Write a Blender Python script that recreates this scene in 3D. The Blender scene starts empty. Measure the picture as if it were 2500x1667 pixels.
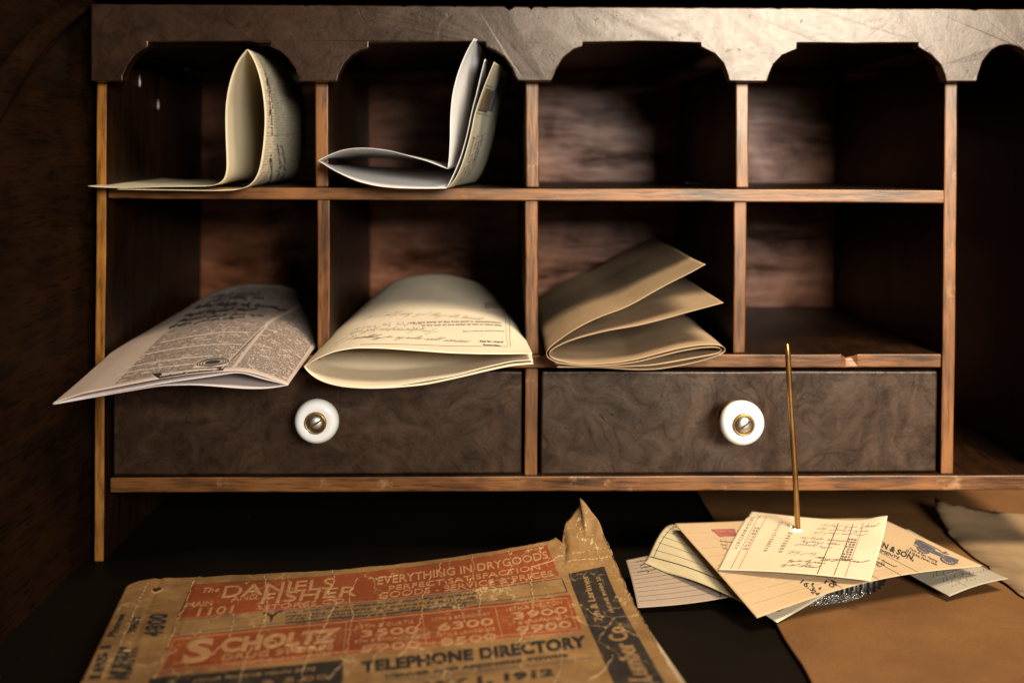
import bpy, bmesh, math, random
import numpy as np
from mathutils import Vector, noise

# ------------------------------------------------------------------ camera, light, exposure
SC = bpy.context.scene
CD, CZ, F = 0.70, 0.229, 3000.0            # camera distance to the pigeonhole front, its height, focal length in photo px
VX, VY = 1213.0, 389.0                     # principal point of the (shift-lens) photograph
cam_d = bpy.data.cameras.new('camera'); cam = bpy.data.objects.new('camera', cam_d)
SC.collection.objects.link(cam); SC.camera = cam
cam.location = (0, -CD, CZ); cam.rotation_euler = (math.radians(90), 0, 0)
cam_d.sensor_width = 36; cam_d.lens = F/2500*36
cam_d.shift_x = (1250-VX)/2500; cam_d.shift_y = -(833.5-VY)/2500
cam_d.clip_start = 0.02; cam_d.clip_end = 50
cam_d.dof.use_dof = True; cam_d.dof.focus_distance = 0.640; cam_d.dof.aperture_fstop = 5.6

world = bpy.data.worlds.new('World'); SC.world = world; world.use_nodes = True
bg = world.node_tree.nodes['Background']
bg.inputs[0].default_value = (1.0, 0.52, 0.20, 1); bg.inputs[1].default_value = 0.10

def area(name, loc, target, sx, sy, power, col, spread=180):
    l = bpy.data.lights.new(name, 'AREA'); l.shape = 'RECTANGLE'; l.size = sx; l.size_y = sy
    l.energy = power; l.color = col; l.spread = math.radians(spread)
    o = bpy.data.objects.new(name, l); SC.collection.objects.link(o); o.location = loc
    d = Vector(target)-Vector(loc); o.rotation_euler = d.to_track_quat('-Z', 'Y').to_euler()
    return o
area('window_light', (0.50, -1.45, 0.49), (0.32, 0, 0.22), 0.52, 0.28, 6.6, (1.0, 0.96, 0.89), 72)
area('upper_window_light', (0.55, -0.66, 1.15), (0.33, 0, 0.10), 0.40, 0.40, 5.0, (1.0, 0.84, 0.64), 64)

SC.render.engine = 'CYCLES'
SC.view_settings.view_transform = 'Standard'; SC.view_settings.look = 'None'
SC.view_settings.exposure = 0.0; SC.view_settings.gamma = 1.0; SC.view_settings.use_curve_mapping = False
SC.cycles.max_bounces = 8

# ------------------------------------------------------------------ helpers
random.seed(7)
def P(px, py, y):
    "world point seen at photo pixel (px,py) and standing at depth y (0 = front of the pigeonholes)"
    d = y+CD
    return Vector(((px-VX)/F*d, y, CZ-(py-VY)/F*d))
def PZ(px, py, z):
    d = F*(CZ-z)/(py-VY)
    return Vector(((px-VX)/F*d, d-CD, z))

def link(o, parent=None):
    SC.collection.objects.link(o)
    if parent is not None:
        o.parent = parent; o.matrix_parent_inverse = parent.matrix_world.inverted()
    return o
def tag(o, label, cat, group=None):
    o['label'] = label; o['category'] = cat
    if group: o['group'] = group
    return o
def empty(name, loc=(0, 0, 0)):
    o = bpy.data.objects.new(name, None); SC.collection.objects.link(o); o.location = loc
    o.empty_display_size = 0.02
    bpy.context.view_layer.update()
    return o
def mesh_obj(name, bm, mats, parent=None, smooth=False, bevel=0, seg=2):
    me = bpy.data.meshes.new(name); bm.normal_update(); bm.to_mesh(me); bm.free()
    for m in (mats if isinstance(mats, (list, tuple)) else [mats]): me.materials.append(m)
    if smooth: me.polygons.foreach_set('use_smooth', [True]*len(me.polygons))
    o = bpy.data.objects.new(name, me); link(o, parent)
    if bevel:
        b = o.modifiers.new('bevel', 'BEVEL'); b.width = bevel; b.segments = seg; b.limit_method = 'ANGLE'
        b.angle_limit = math.radians(40); b.harden_normals = False
    return o

# ------------------------------------------------------------------ materials
class NT:
    def __init__(s, name):
        s.m = bpy.data.materials.new(name); s.m.use_nodes = True
        s.t = s.m.node_tree; s.b = s.t.nodes['Principled BSDF']
    def n(s, typ, **kw):
        nd = s.t.nodes.new(typ)
        for k, v in kw.items(): setattr(nd, k, v)
        return nd
    def l(s, a, b): s.t.links.new(a, b)
    def val(s, inp, v):
        if hasattr(v, 'links') or isinstance(v, bpy.types.NodeSocket): s.l(v, inp)
        else: inp.default_value = v
    def coord(s, scale=(1, 1, 1), kind='Object', rot=(0, 0, 0), loc=(0, 0, 0)):
        tc = s.n('ShaderNodeTexCoord'); mp = s.n('ShaderNodeMapping')
        mp.inputs['Scale'].default_value = scale; mp.inputs['Rotation'].default_value = rot; mp.inputs['Location'].default_value = loc
        s.l(tc.outputs[kind], mp.inputs[0]); return mp.outputs[0]
    def noise(s, vec, scale, detail=4, rough=0.55, dist=0.0):
        nd = s.n('ShaderNodeTexNoise'); nd.inputs['Scale'].default_value = scale; nd.inputs['Detail'].default_value = detail
        nd.inputs['Roughness'].default_value = rough; nd.inputs['Distortion'].default_value = dist
        s.l(vec, nd.inputs['Vector']); return nd.outputs['Fac']
    def ramp(s, fac, stops):
        r = s.n('ShaderNodeValToRGB'); e = r.color_ramp.elements
        while len(e) < len(stops): e.new(0.5)
        for i, (p, c) in enumerate(stops):
            e[i].position = p; e[i].color = (c, c, c, 1) if isinstance(c, (int, float)) else (*c, 1)
        s.l(fac, r.inputs[0]); return r.outputs[0]
    def mix(s, fac, a, b, mode='MIX'):
        m = s.n('ShaderNodeMix', data_type='RGBA', blend_type=mode)
        s.val(m.inputs[0], fac)
        for i, v in ((6, a), (7, b)):
            if isinstance(v, tuple): v = (*v, 1) if len(v) == 3 else v
            s.val(m.inputs[i], v)
        return m.outputs[2]
    def math(s, op, a, b=0.0, c=0.0, clamp=False):
        m = s.n('ShaderNodeMath', operation=op); m.use_clamp = clamp
        s.val(m.inputs[0], a); s.val(m.inputs[1], b)
        if len(m.inputs) > 2: s.val(m.inputs[2], c)
        return m.outputs[0]
    def bump(s, h, dist, strength=1.0, prev=None):
        b = s.n('ShaderNodeBump'); b.inputs['Distance'].default_value = dist; b.inputs['Strength'].default_value = strength
        s.l(h, b.inputs['Height'])
        if prev is not None: s.l(prev, b.inputs['Normal'])
        return b.outputs[0]
    def out(s, color=None, rough=None, normal=None, **kw):
        if color is not None: s.val(s.b.inputs['Base Color'], (*color, 1) if isinstance(color, tuple) and len(color) == 3 else color)
        if rough is not None: s.val(s.b.inputs['Roughness'], rough)
        if normal is not None: s.l(normal, s.b.inputs['Normal'])
        for k, v in kw.items(): s.val(s.b.inputs[k], v)
        return s.m

def wood(name, light, dark, axis, rough=0.5, spec=0.5, figure=1.0, grain=1.0, bump=0.00012, wear=None, coat=0.0):
    "long-grained wood, grain along axis 0,1,2"
    n = NT(name); sc = [75, 75, 75]; sc[axis] = 11
    v = n.coord(tuple(sc))
    a = n.noise(v, 1.3*grain, 6, 0.6, 0.6)
    sc2 = [520, 520, 520]; sc2[axis] = 45
    v2 = n.coord(tuple(sc2)); b = n.noise(v2, 1.2, 3, 0.6)
    v3 = n.coord((9, 9, 9)); c = n.noise(v3, 1.5*figure, 3, 0.5, 0.8)
    f = n.math('ADD', n.math('MULTIPLY', a, 0.55), n.math('ADD', n.math('MULTIPLY', b, 0.25), n.math('MULTIPLY', c, 0.35)))
    fac = n.ramp(f, [(0.46, 0.0), (0.66, 1.0)])
    col = n.mix(fac, dark, light)
    if wear is not None:
        w = n.ramp(n.noise(n.coord((1, 1, 1)), 55, 5, 0.7), [(0.60, 0.0), (0.70, 1.0)])
        col = n.mix(n.math('MULTIPLY', w, 0.6), col, wear)
    pores = n.ramp(b, [(0.30, 0.0), (0.44, 1.0)])
    col = n.mix(n.math('MULTIPLY', n.math('SUBTRACT', 1.0, pores), 0.7), col, tuple(x*0.35 for x in dark))
    r = n.math('ADD', rough-0.10, n.math('MULTIPLY', c, 0.25))
    nm = n.bump(n.math('ADD', b, n.math('MULTIPLY', a, 0.8)), bump)
    return n.out(col, r, nm, **{'Specular IOR Level': spec, 'Specular Tint': (1.0, 0.86, 0.70, 1)})

def burl(name, light, dark, rough=0.36, spec=0.6, scale=1.0, bumpd=0.00012, con=1.0):
    "varnished burl veneer: swirls, pores and fine crazing"
    n = NT(name); v = n.coord((1, 1, 1))
    w1 = n.n('ShaderNodeTexNoise'); w1.inputs['Scale'].default_value = 16*scale; w1.inputs['Detail'].default_value = 3
    n.l(v, w1.inputs['Vector'])
    warp = n.mix(0.10, v, w1.outputs['Color'], 'ADD')
    a = n.noise(warp, 30*scale, 6, 0.62, 1.6)
    wv = n.n('ShaderNodeTexWave', wave_type='RINGS', rings_direction='SPHERICAL')
    wv.inputs['Scale'].default_value = 24*scale; wv.inputs['Distortion'].default_value = 9; wv.inputs['Detail'].default_value = 4
    wv.inputs['Detail Scale'].default_value = 1.4; n.l(warp, wv.inputs['Vector'])
    fine = n.noise(v, 520, 4, 0.7)
    med = n.noise(warp, 130*scale, 5, 0.65, 0.5)
    f = n.math('ADD', n.math('MULTIPLY', a, 0.50), n.math('ADD', n.math('MULTIPLY', wv.outputs['Fac'], 0.06), n.math('ADD', n.math('MULTIPLY', fine, 0.16), n.math('MULTIPLY', med, 0.34))))
    col = n.mix(n.ramp(f, [(0.38, 0.0), (0.72, 1.0)]), dark, light)
    lo_ = n.n('ShaderNodeTexNoise'); lo_.inputs['Scale'].default_value = 21*scale; lo_.inputs['Detail'].default_value = 2.2; lo_.inputs['Roughness'].default_value = 0.5; lo_.inputs['Distortion'].default_value = 1.1
    n.l(warp, lo_.inputs['Vector'])
    cf = n.math('PINGPONG', n.math('MULTIPLY', lo_.outputs['Fac'], 9.0), 0.5)
    contour = n.math('MULTIPLY', n.ramp(cf, [(0.0, 1.0), (0.16, 0.0)]), n.ramp(n.noise(v, 38, 3, 0.6), [(0.40, 0.15*con), (0.62, con)]))
    col = n.mix(n.math('MULTIPLY', contour, 0.30), col, tuple(x*0.4 for x in dark))
    vo = n.n('ShaderNodeTexVoronoi', feature='DISTANCE_TO_EDGE'); vo.inputs['Scale'].default_value = 75*scale
    n.l(n.mix(0.02, v, n.mix(0.5, w1.outputs['Color'], n.n('ShaderNodeTexNoise').outputs['Color']), 'ADD'), vo.inputs['Vector'])
    cr = n.ramp(vo.outputs['Distance'], [(0.0, 1.0), (0.035, 0.0)])
    mask = n.ramp(n.noise(v, 70, 3, 0.6), [(0.58, 0.0), (0.68, 1.0)])
    craze = n.math('MULTIPLY', cr, mask)
    sp = n.ramp(n.noise(v, 260, 2, 0.5), [(0.70, 0.0), (0.76, 1.0)])
    col = n.mix(n.math('MULTIPLY', craze, 0.55), col, tuple(x*0.3 for x in dark))
    col = n.mix(n.math('MULTIPLY', sp, 0.45), col, tuple(x*0.3 for x in dark))
    r = n.math('ADD', rough-0.08, n.math('ADD', n.math('MULTIPLY', a, 0.16), n.math('MULTIPLY', fine, 0.10)))
    h = n.math('SUBTRACT', n.math('ADD', n.math('MULTIPLY', a, 0.5), n.math('MULTIPLY', fine, 0.35)), n.math('ADD', n.math('MULTIPLY', craze, 0.25), n.math('MULTIPLY', sp, 0.2)))
    sv = n.ramp(n.math('ADD', n.math('MULTIPLY', med, 0.45), n.math('ADD', n.math('MULTIPLY', a, 0.35), n.math('MULTIPLY', fine, 0.2))), [(0.36, spec*(0.38+0.3*(1-con))), (0.60, spec)])
    sv = n.math('MULTIPLY', sv, n.math('SUBTRACT', 1.0, n.math('MULTIPLY', n.math('MAXIMUM', contour, n.math('MAXIMUM', craze, sp)), 0.42)))
    return n.out(col, r, n.bump(h, bumpd), **{'Specular IOR Level': sv, 'Specular Tint': (1.0, 0.85, 0.69, 1)})

def paper(name, col, mott=0.12, rough=0.75, fold=0.00008, trans=0.0, print_nodes=None, speck=0.0):
    n = NT(name); v = n.coord((1, 1, 1))
    a = n.noise(v, 28, 4, 0.6); b = n.noise(v, 900, 3, 0.6); g = n.noise(v, 9, 2, 0.5)
    c = n.mix(n.ramp(a, [(0.35, 0.0), (0.7, 1.0)]), tuple(x*(1-mott) for x in col), tuple(min(1, x*(1+mott*0.5)) for x in col))
    c = n.mix(n.math('MULTIPLY', n.ramp(g, [(0.5, 0.0), (0.75, 1.0)]), 0.35), c, (col[0]*0.92, col[1]*0.80, col[2]*0.62))
    c = n.mix(n.math('MULTIPLY', n.ramp(b, [(0.25, 1.0), (0.5, 0.0)]), 0.25+speck), c, tuple(x*0.55 for x in col))
    if print_nodes: c = print_nodes(n, c)
    h = n.math('ADD', n.math('MULTIPLY', b, 0.25), n.math('MULTIPLY', n.noise(v, 45, 3, 0.5), 1.0))
    m = n.out(c, rough, n.bump(h, fold*1.6), **{'Specular IOR Level': 0.25})
    if trans:
        tr = n.n('ShaderNodeBsdfTranslucent'); n.l(c, tr.inputs[0]) if not isinstance(c, tuple) else None
        mx = n.n('ShaderNodeMixShader'); mx.inputs[0].default_value = trans
        o = n.t.nodes['Material Output']; n.l(n.b.outputs[0], mx.inputs[1]); n.l(tr.outputs[0], mx.inputs[2]); n.l(mx.outputs[0], o.inputs[0])
    return m

def printed(lines_per_m, letter_per_m, ink, u0, u1, v0, v1, dens=0.5, cols=(), strength=0.85, swap=False, fill=0.62, blank=0.42):
    "rows of tiny unreadable type laid out in sheet space (metres), u across, v along the rows' stacking"
    def fn(n, c):
        tc = n.n('ShaderNodeTexCoord'); sx = n.n('ShaderNodeSeparateXYZ'); n.l(tc.outputs['UV'], sx.inputs[0])
        u, v = (sx.outputs[1], sx.outputs[0]) if swap else (sx.outputs[0], sx.outputs[1])
        vl = n.math('MULTIPLY', v, lines_per_m); row = n.math('FLOOR', vl); fr = n.math('FRACT', vl)
        line = n.math('LESS_THAN', fr, fill)
        cb = n.n('ShaderNodeCombineXYZ'); n.l(n.math('MULTIPLY', u, letter_per_m), cb.inputs[0])
        n.l(n.math('MULTIPLY', row, 3.71), cb.inputs[1]); n.l(n.math('MULTIPLY', fr, 1.6), cb.inputs[2])
        lt = n.n('ShaderNodeTexNoise'); lt.inputs['Scale'].default_value = 1.0; lt.inputs['Detail'].default_value = 2; n.l(cb.outputs[0], lt.inputs[0])
        letters = n.ramp(lt.outputs['Fac'], [(1-dens-0.06, 0.0), (1-dens+0.06, 1.0)])
        cb2 = n.n('ShaderNodeCombineXYZ'); n.l(n.math('MULTIPLY', u, letter_per_m*0.12), cb2.inputs[0]); n.l(n.math('MULTIPLY', row, 5.3), cb2.inputs[1])
        wn = n.n('ShaderNodeTexNoise'); wn.inputs['Scale'].default_value = 1.0; wn.inputs['Detail'].default_value = 1; n.l(cb2.outputs[0], wn.inputs[0])
        words = n.math('GREATER_THAN', wn.outputs['Fac'], blank)
        cb3 = n.n('ShaderNodeCombineXYZ'); n.l(row, cb3.inputs[1])
        m = n.math('MULTIPLY', n.math('MULTIPLY', line, letters), words)
        for a, op, sock in ((u0, 'GREATER_THAN', u), (u1, 'LESS_THAN', u), (v0, 'GREATER_THAN', v), (v1, 'LESS_THAN', v)):
            m = n.math('MULTIPLY', m, n.math(op, sock, a))
        for (ca, cbb) in cols:      # white gutters between columns
            inside = n.math('MULTIPLY', n.math('GREATER_THAN', u, ca), n.math('LESS_THAN', u, cbb))
            m = n.math('MULTIPLY', m, n.math('SUBTRACT', 1.0, inside))
        return n.mix(n.math('MULTIPLY', m, strength), c, ink)
    return fn

def book_stock(name, col, alt, rub, under):
    "printed cover stock: stains, rubbed patches and pale cracks that run across every ink"
    n = NT(name); v = n.coord((1, 1, 1))
    w = n.n('ShaderNodeTexNoise'); w.inputs['Scale'].default_value = 34; w.inputs['Detail'].default_value = 5; w.inputs['Roughness'].default_value = 0.65
    n.l(v, w.inputs['Vector'])
    wv = n.mix(0.035, v, w.outputs['Color'], 'ADD')
    mp = n.n('ShaderNodeMapping'); mp.inputs['Scale'].default_value = (1, 0.42, 1); mp.inputs['Rotation'].default_value = (0, 0, 0.25); n.l(wv, mp.inputs[0])
    def crack(scale, width):
        vo = n.n('ShaderNodeTexVoronoi', feature='DISTANCE_TO_EDGE'); vo.inputs['Scale'].default_value = scale; n.l(mp.outputs[0], vo.inputs['Vector'])
        return n.ramp(vo.outputs['Distance'], [(0.0, 1.0), (width*0.35, 0.8), (width, 0.0)])
    m1 = n.ramp(n.noise(v, 17, 3, 0.6), [(0.38, 0.0), (0.50, 1.0)])
    c1 = n.math('MULTIPLY', crack(27, 0.0085), m1)
    m2 = n.ramp(n.noise(v, 26, 3, 0.6), [(0.47, 0.0), (0.60, 1.0)])
    c2 = n.math('MULTIPLY', n.math('MULTIPLY', crack(66, 0.018), m2), 0.45)
    cr = n.math('MAXIMUM', c1, c2)
    a = n.noise(v, 22, 5, 0.65); b = n.noise(v, 420, 4, 0.7); g = n.noise(v, 130, 4, 0.7)
    c = n.mix(n.ramp(a, [(0.36, 0.0), (0.66, 1.0)]), alt, col)
    c = n.mix(n.math('MULTIPLY', n.ramp(g, [(0.50, 0.0), (0.72, 1.0)]), rub), c, under)
    c = n.mix(n.math('MULTIPLY', n.ramp(b, [(0.30, 1.0), (0.5, 0.0)]), 0.35), c, tuple(x*0.5 for x in alt))
    c = n.mix(n.math('MULTIPLY', cr, 0.8), c, (0.50, 0.34, 0.15))
    h = n.math('ADD', n.math('MULTIPLY', b, 0.2), n.math('SUBTRACT', n.math('MULTIPLY', n.noise(v, 60, 4, 0.6), 0.8), cr))
    return n.out(c, 0.62, n.bump(h, 0.00028), **{'Specular IOR Level': 0.3})

def plain(name, col, rough=0.6, metallic=0.0, bumps=0.0, bscale=300, spec=0.5, mott=0.25):
    n = NT(name); v = n.coord((1, 1, 1)); a = n.noise(v, bscale*0.2, 4, 0.6)
    c = n.mix(n.ramp(a, [(0.3, 0.0), (0.7, 1.0)]), tuple(x*(1-mott) for x in col), tuple(min(1, x*(1+mott*0.5)) for x in col))
    nm = n.bump(n.noise(v, bscale, 4, 0.6), bumps) if bumps else None
    return n.out(c, n.math('ADD', rough-0.05, n.math('MULTIPLY', a, 0.12)), nm, Metallic=metallic, **{'Specular IOR Level': spec})

M = {}
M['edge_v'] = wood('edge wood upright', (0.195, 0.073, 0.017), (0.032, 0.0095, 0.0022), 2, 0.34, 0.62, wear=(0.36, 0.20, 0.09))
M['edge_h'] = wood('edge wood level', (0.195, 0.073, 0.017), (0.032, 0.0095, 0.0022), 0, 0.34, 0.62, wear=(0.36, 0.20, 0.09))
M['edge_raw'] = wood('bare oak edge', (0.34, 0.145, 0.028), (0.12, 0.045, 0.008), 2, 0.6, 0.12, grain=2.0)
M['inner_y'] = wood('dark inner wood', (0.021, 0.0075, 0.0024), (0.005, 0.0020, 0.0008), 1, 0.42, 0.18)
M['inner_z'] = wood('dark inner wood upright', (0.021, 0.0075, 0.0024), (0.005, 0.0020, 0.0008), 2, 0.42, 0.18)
def back_mat():
    n = NT('figured back panel'); v = n.coord((1, 1, 1))
    w = n.n('ShaderNodeTexNoise'); w.inputs['Scale'].default_value = 11; w.inputs['Detail'].default_value = 2; n.l(v, w.inputs['Vector'])
    wp = n.mix(0.035, v, w.outputs['Color'], 'ADD')
    mp = n.n('ShaderNodeMapping'); mp.inputs['Scale'].default_value = (9, 42, 44); n.l(wp, mp.inputs[0])
    a = n.noise(mp.outputs[0], 1.0, 6, 0.62, 0.4)
    b = n.noise(n.coord((40, 400, 420)), 1.0, 4, 0.6)
    k = n.noise(v, 15, 3, 0.55, 1.2)
    f = n.math('ADD', n.math('MULTIPLY', a, 0.55), n.math('ADD', n.math('MULTIPLY', b, 0.15), n.math('MULTIPLY', k, 0.35)))
    col = n.mix(n.ramp(f, [(0.42, 0.0), (0.66, 1.0)]), (0.030, 0.009, 0.003), (0.26, 0.090, 0.034))
    sv = n.ramp(f, [(0.42, 0.03), (0.68, 0.40)])
    return n.out(col, n.math('ADD', 0.29, n.math('MULTIPLY', k, 0.12)), n.bump(n.math('ADD', a, n.math('MULTIPLY', b, 0.2)), 0.0007), **{'Specular IOR Level': sv})
M['back'] = back_mat()
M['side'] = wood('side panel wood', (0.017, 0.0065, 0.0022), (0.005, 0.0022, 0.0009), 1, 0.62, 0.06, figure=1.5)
M['burl'] = burl('burl valance', (0.032, 0.0125, 0.0048), (0.007, 0.0028, 0.0011), 0.26, 0.56, bumpd=0.00012, con=0.12)
M['burl_d'] = burl('burl drawer', (0.046, 0.021, 0.0095), (0.009, 0.004, 0.002), 0.33, 0.62, 0.8, bumpd=0.00022)
M['porcelain'] = plain('white porcelain', (0.82, 0.80, 0.76), 0.12, 0, 0.00002, 80, 0.6, 0.04)
M['brass'] = plain('aged brass', (0.34, 0.22, 0.08), 0.38, 1.0, 0.00004, 400)
M['steel'] = plain('worn screw steel', (0.62, 0.58, 0.50), 0.35, 1.0, 0.00006, 500)
M['slot'] = plain('dark slot', (0.03, 0.02, 0.012), 0.7)
M['chip'] = plain('bare wood chip', (0.50, 0.33, 0.18), 0.7, 0, 0.0002, 600)

# ------------------------------------------------------------------ sheets: a grid surface that prints can lie on
def resample(pts, n):
    pts = np.array(pts); d = np.r_[0, np.cumsum(np.linalg.norm(np.diff(pts, axis=0), axis=1))]
    t = np.linspace(0, d[-1], n); return np.stack([np.interp(t, d, pts[:, k]) for k in range(pts.shape[1])], 1)
def smooth(a, it):
    a = a.copy()
    for _ in range(it): a[1:-1] = 0.5*a[1:-1]+0.25*(a[:-2]+a[2:])
    return a
def curve(segs, counts, it=14):
    "segs: runs of points between creases; joined with sharp creases"
    out = []
    for i, s in enumerate(segs):
        r = smooth(resample(s, counts[i]), it)
        out.append(r if i == 0 else r[1:])
    return np.concatenate(out)
class Surf:
    def __init__(s, G):
        s.G = np.array(G, float); s.M, s.N, _ = s.G.shape
        s.uvu = np.r_[0, np.cumsum(np.linalg.norm(np.diff(s.G[s.M//2], axis=0), axis=1))]
        s.uvv = np.r_[0, np.cumsum(np.linalg.norm(np.diff(s.G[:, s.N//2], axis=0), axis=1))]
        gu = np.gradient(s.G, axis=1); gv = np.gradient(s.G, axis=0); nn = np.cross(gu, gv)
        s.Nn = nn/np.maximum(np.linalg.norm(nn, axis=2, keepdims=True), 1e-12)
        d = s.G[:, :, 1]+CD
        s.pix = np.stack([VX+F*s.G[:, :, 0]/d, VY+F*(CZ-s.G[:, :, 2])/d], 2)
    def _bi(s, A, a, b):
        a = min(max(a, 0), s.N-1.0001); b = min(max(b, 0), s.M-1.0001); i, j = int(a), int(b); fa, fb = a-i, b-j
        return (A[j, i]*(1-fa)+A[j, i+1]*fa)*(1-fb)+(A[j+1, i]*(1-fa)+A[j+1, i+1]*fa)*fb
    def at(s, a, b, off):
        p = s._bi(s.G, a, b); n = s._bi(s.Nn, a, b); n = n/max(np.linalg.norm(n), 1e-9)
        if np.dot(n, np.array([0, -CD, CZ])-p) < 0: n = -n
        return p+n*off
    def locate(s, px, py, rng=(0, 1)):
        i0, i1 = int(rng[0]*(s.N-1)), int(rng[1]*(s.N-1))+1
        q = s.pix[:, i0:i1]; dd = (q[:, :, 0]-px)**2+(q[:, :, 1]-py)**2; j, i = np.unravel_index(np.argmin(dd), dd.shape)
        a, b = float(i+i0), float(j)
        for _ in range(6):
            e = s._bi(s.pix, a, b); h = 0.4
            ja = (s._bi(s.pix, min(a+h, s.N-1.001), b)-s._bi(s.pix, max(a-h, 0), b))/(2*h)
            jb = (s._bi(s.pix, a, min(b+h, s.M-1.001))-s._bi(s.pix, a, max(b-h, 0)))/(2*h)
            J = np.array([[ja[0], jb[0]], [ja[1], jb[1]]])
            if abs(np.linalg.det(J)) < 1e-6: break
            st = np.linalg.solve(J, np.array([px, py])-e); st = np.clip(st, -3, 3); a += st[0]; b += st[1]
            a = min(max(a, i0), i1-1.0); b = min(max(b, 0), s.M-1.0)
        return a, b
    def build(s, name, mats, parent=None, thick=0.00022, decals=()):
        M_, N_ = s.M, s.N
        verts = [tuple(p) for p in s.G.reshape(-1, 3)]; faces = []; mi = []; uvs = []
        for j in range(M_-1):
            for i in range(N_-1):
                faces.append((j*N_+i, j*N_+i+1, (j+1)*N_+i+1, (j+1)*N_+i)); mi.append(0)
                uvs += [(s.uvu[i], s.uvv[j]), (s.uvu[i+1], s.uvv[j]), (s.uvu[i+1], s.uvv[j+1]), (s.uvu[i], s.uvv[j+1])]
        for (quad, tris, idx, off) in decals:
            cache = {}
            for tr in tris:
                f = []
                for (x, y) in tr:
                    k = (round(x, 5), round(y, 5))
                    if k not in cache:
                        a = (quad[0][0]*(1-x)+quad[1][0]*x)*y+(quad[3][0]*(1-x)+quad[2][0]*x)*(1-y)
                        b = (quad[0][1]*(1-x)+quad[1][1]*x)*y+(quad[3][1]*(1-x)+quad[2][1]*x)*(1-y)
                        cache[k] = len(verts); verts.append(tuple(s.at(a, b, off)))
                    f.append(cache[k])
                if len(set(f)) < 3: continue
                faces.append(tuple(f)); mi.append(idx); uvs += [(0, 0)]*3
        me = bpy.data.meshes.new(name); me.from_pydata(verts, [], faces)
        for m in mats: me.materials.append(m)
        me.polygons.foreach_set('material_index', mi); me.polygons.foreach_set('use_smooth', [True]*len(faces))
        ul = me.uv_layers.new(name='UVMap'); ul.data.foreach_set('uv', [c for uv in uvs for c in uv])
        me.validate(); me.update()
        o = bpy.data.objects.new(name, me); link(o, parent)
        if thick:
            so = o.modifiers.new('thickness', 'SOLIDIFY'); so.thickness = thick; so.offset = 0
        return o

def split(tris, L, ax=1.0, ay=1.0):
    out = []; st = list(tris)
    while st:
        t = st.pop(); best, bi = 0, 0
        for k in range(3):
            a, b = t[k], t[(k+1) % 3]; d = math.hypot((a[0]-b[0])*ax, (a[1]-b[1])*ay)
            if d > best: best, bi = d, k
        if best > L:
            a, b, c = t[bi], t[(bi+1) % 3], t[(bi+2) % 3]; m = ((a[0]+b[0])/2, (a[1]+b[1])/2)
            st += [(a, m, c), (m, b, c)]
        else: out.append(t)
    return out
_tc = {}
def text_tris(s, bold=0.0, shear=0.0, spacing=1.0):
    key = (s, bold, shear, spacing)
    if key in _tc: return _tc[key]
    cu = bpy.data.curves.new('t', 'FONT'); cu.body = s; cu.offset = bold; cu.shear = shear; cu.space_character = spacing; cu.resolution_u = 3
    o = bpy.data.objects.new('t', cu); SC.collection.objects.link(o)
    dg = bpy.context.evaluated_depsgraph_get(); me = o.evaluated_get(dg).to_mesh(); me.calc_loop_triangles()
    v = [(p.co.x, p.co.y) for p in me.vertices]; tr = [tuple(v[i] for i in t.vertices) for t in me.loop_triangles]
    o.evaluated_get(dg).to_mesh_clear(); bpy.data.objects.remove(o); bpy.data.curves.remove(cu)
    xs = [p[0] for t in tr for p in t]; ys = [p[1] for t in tr for p in t]
    x0, x1, y0, y1 = min(xs), max(xs), min(ys), max(ys)
    tr = [tuple(((x-x0)/(x1-x0), (y-y0)/(y1-y0)) for x, y in t) for t in tr]
    _tc[key] = tr; return tr
RECT = [((0, 0), (1, 0), (1, 1)), ((0, 0), (1, 1), (0, 1))]
def strokes_tris(lines, w, asp=1.0):
    out = []
    for L in lines:
        for (a, b) in zip(L[:-1], L[1:]):
            dx, dy = b[0]-a[0], (b[1]-a[1])/asp; l = math.hypot(dx, dy) or 1; nx, ny = -dy/l*w/2, dx/l*w/2*asp
            p = [(a[0]-nx, a[1]-ny), (b[0]-nx, b[1]-ny), (b[0]+nx, b[1]+ny), (a[0]+nx, a[1]+ny)]
            out += [(p[0], p[1], p[2]), (p[0], p[2], p[3])]
    return out
def script_tris(rows, letters, seed, w=0.006, aspect=4.0, fill=0.9):
    "cursive handwriting in the unit box: rows of looped joined strokes"
    rnd = random.Random(seed); lines = []
    for r in range(rows):
        base = 1-(r+0.75)/rows; x = rnd.uniform(0, 0.1); x1 = rnd.uniform(0.6, 1.0)*fill+0.05; hh = 0.30/rows
        cw = 1.0/letters
        while x < x1:
            wl = rnd.randint(3, 8); L = []
            for k in range(wl):
                h = hh*rnd.choice([0.7, 0.8, 0.9, 1.0, 2.0, -1.3, 1.9]); lw = cw*rnd.uniform(0.7, 1.2)
                for q in range(7):
                    t = q/7; L.append((x+lw*(t+0.30*math.sin(2*math.pi*t))+h*0.35*(0.5-0.5*math.cos(2*math.pi*t))/aspect*4, base+h*(0.5-0.5*math.cos(2*math.pi*t))))
                x += lw
            lines.append(L); x += cw*rnd.uniform(0.6, 1.5)
    return strokes_tris(lines, w*0.42, aspect)
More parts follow.
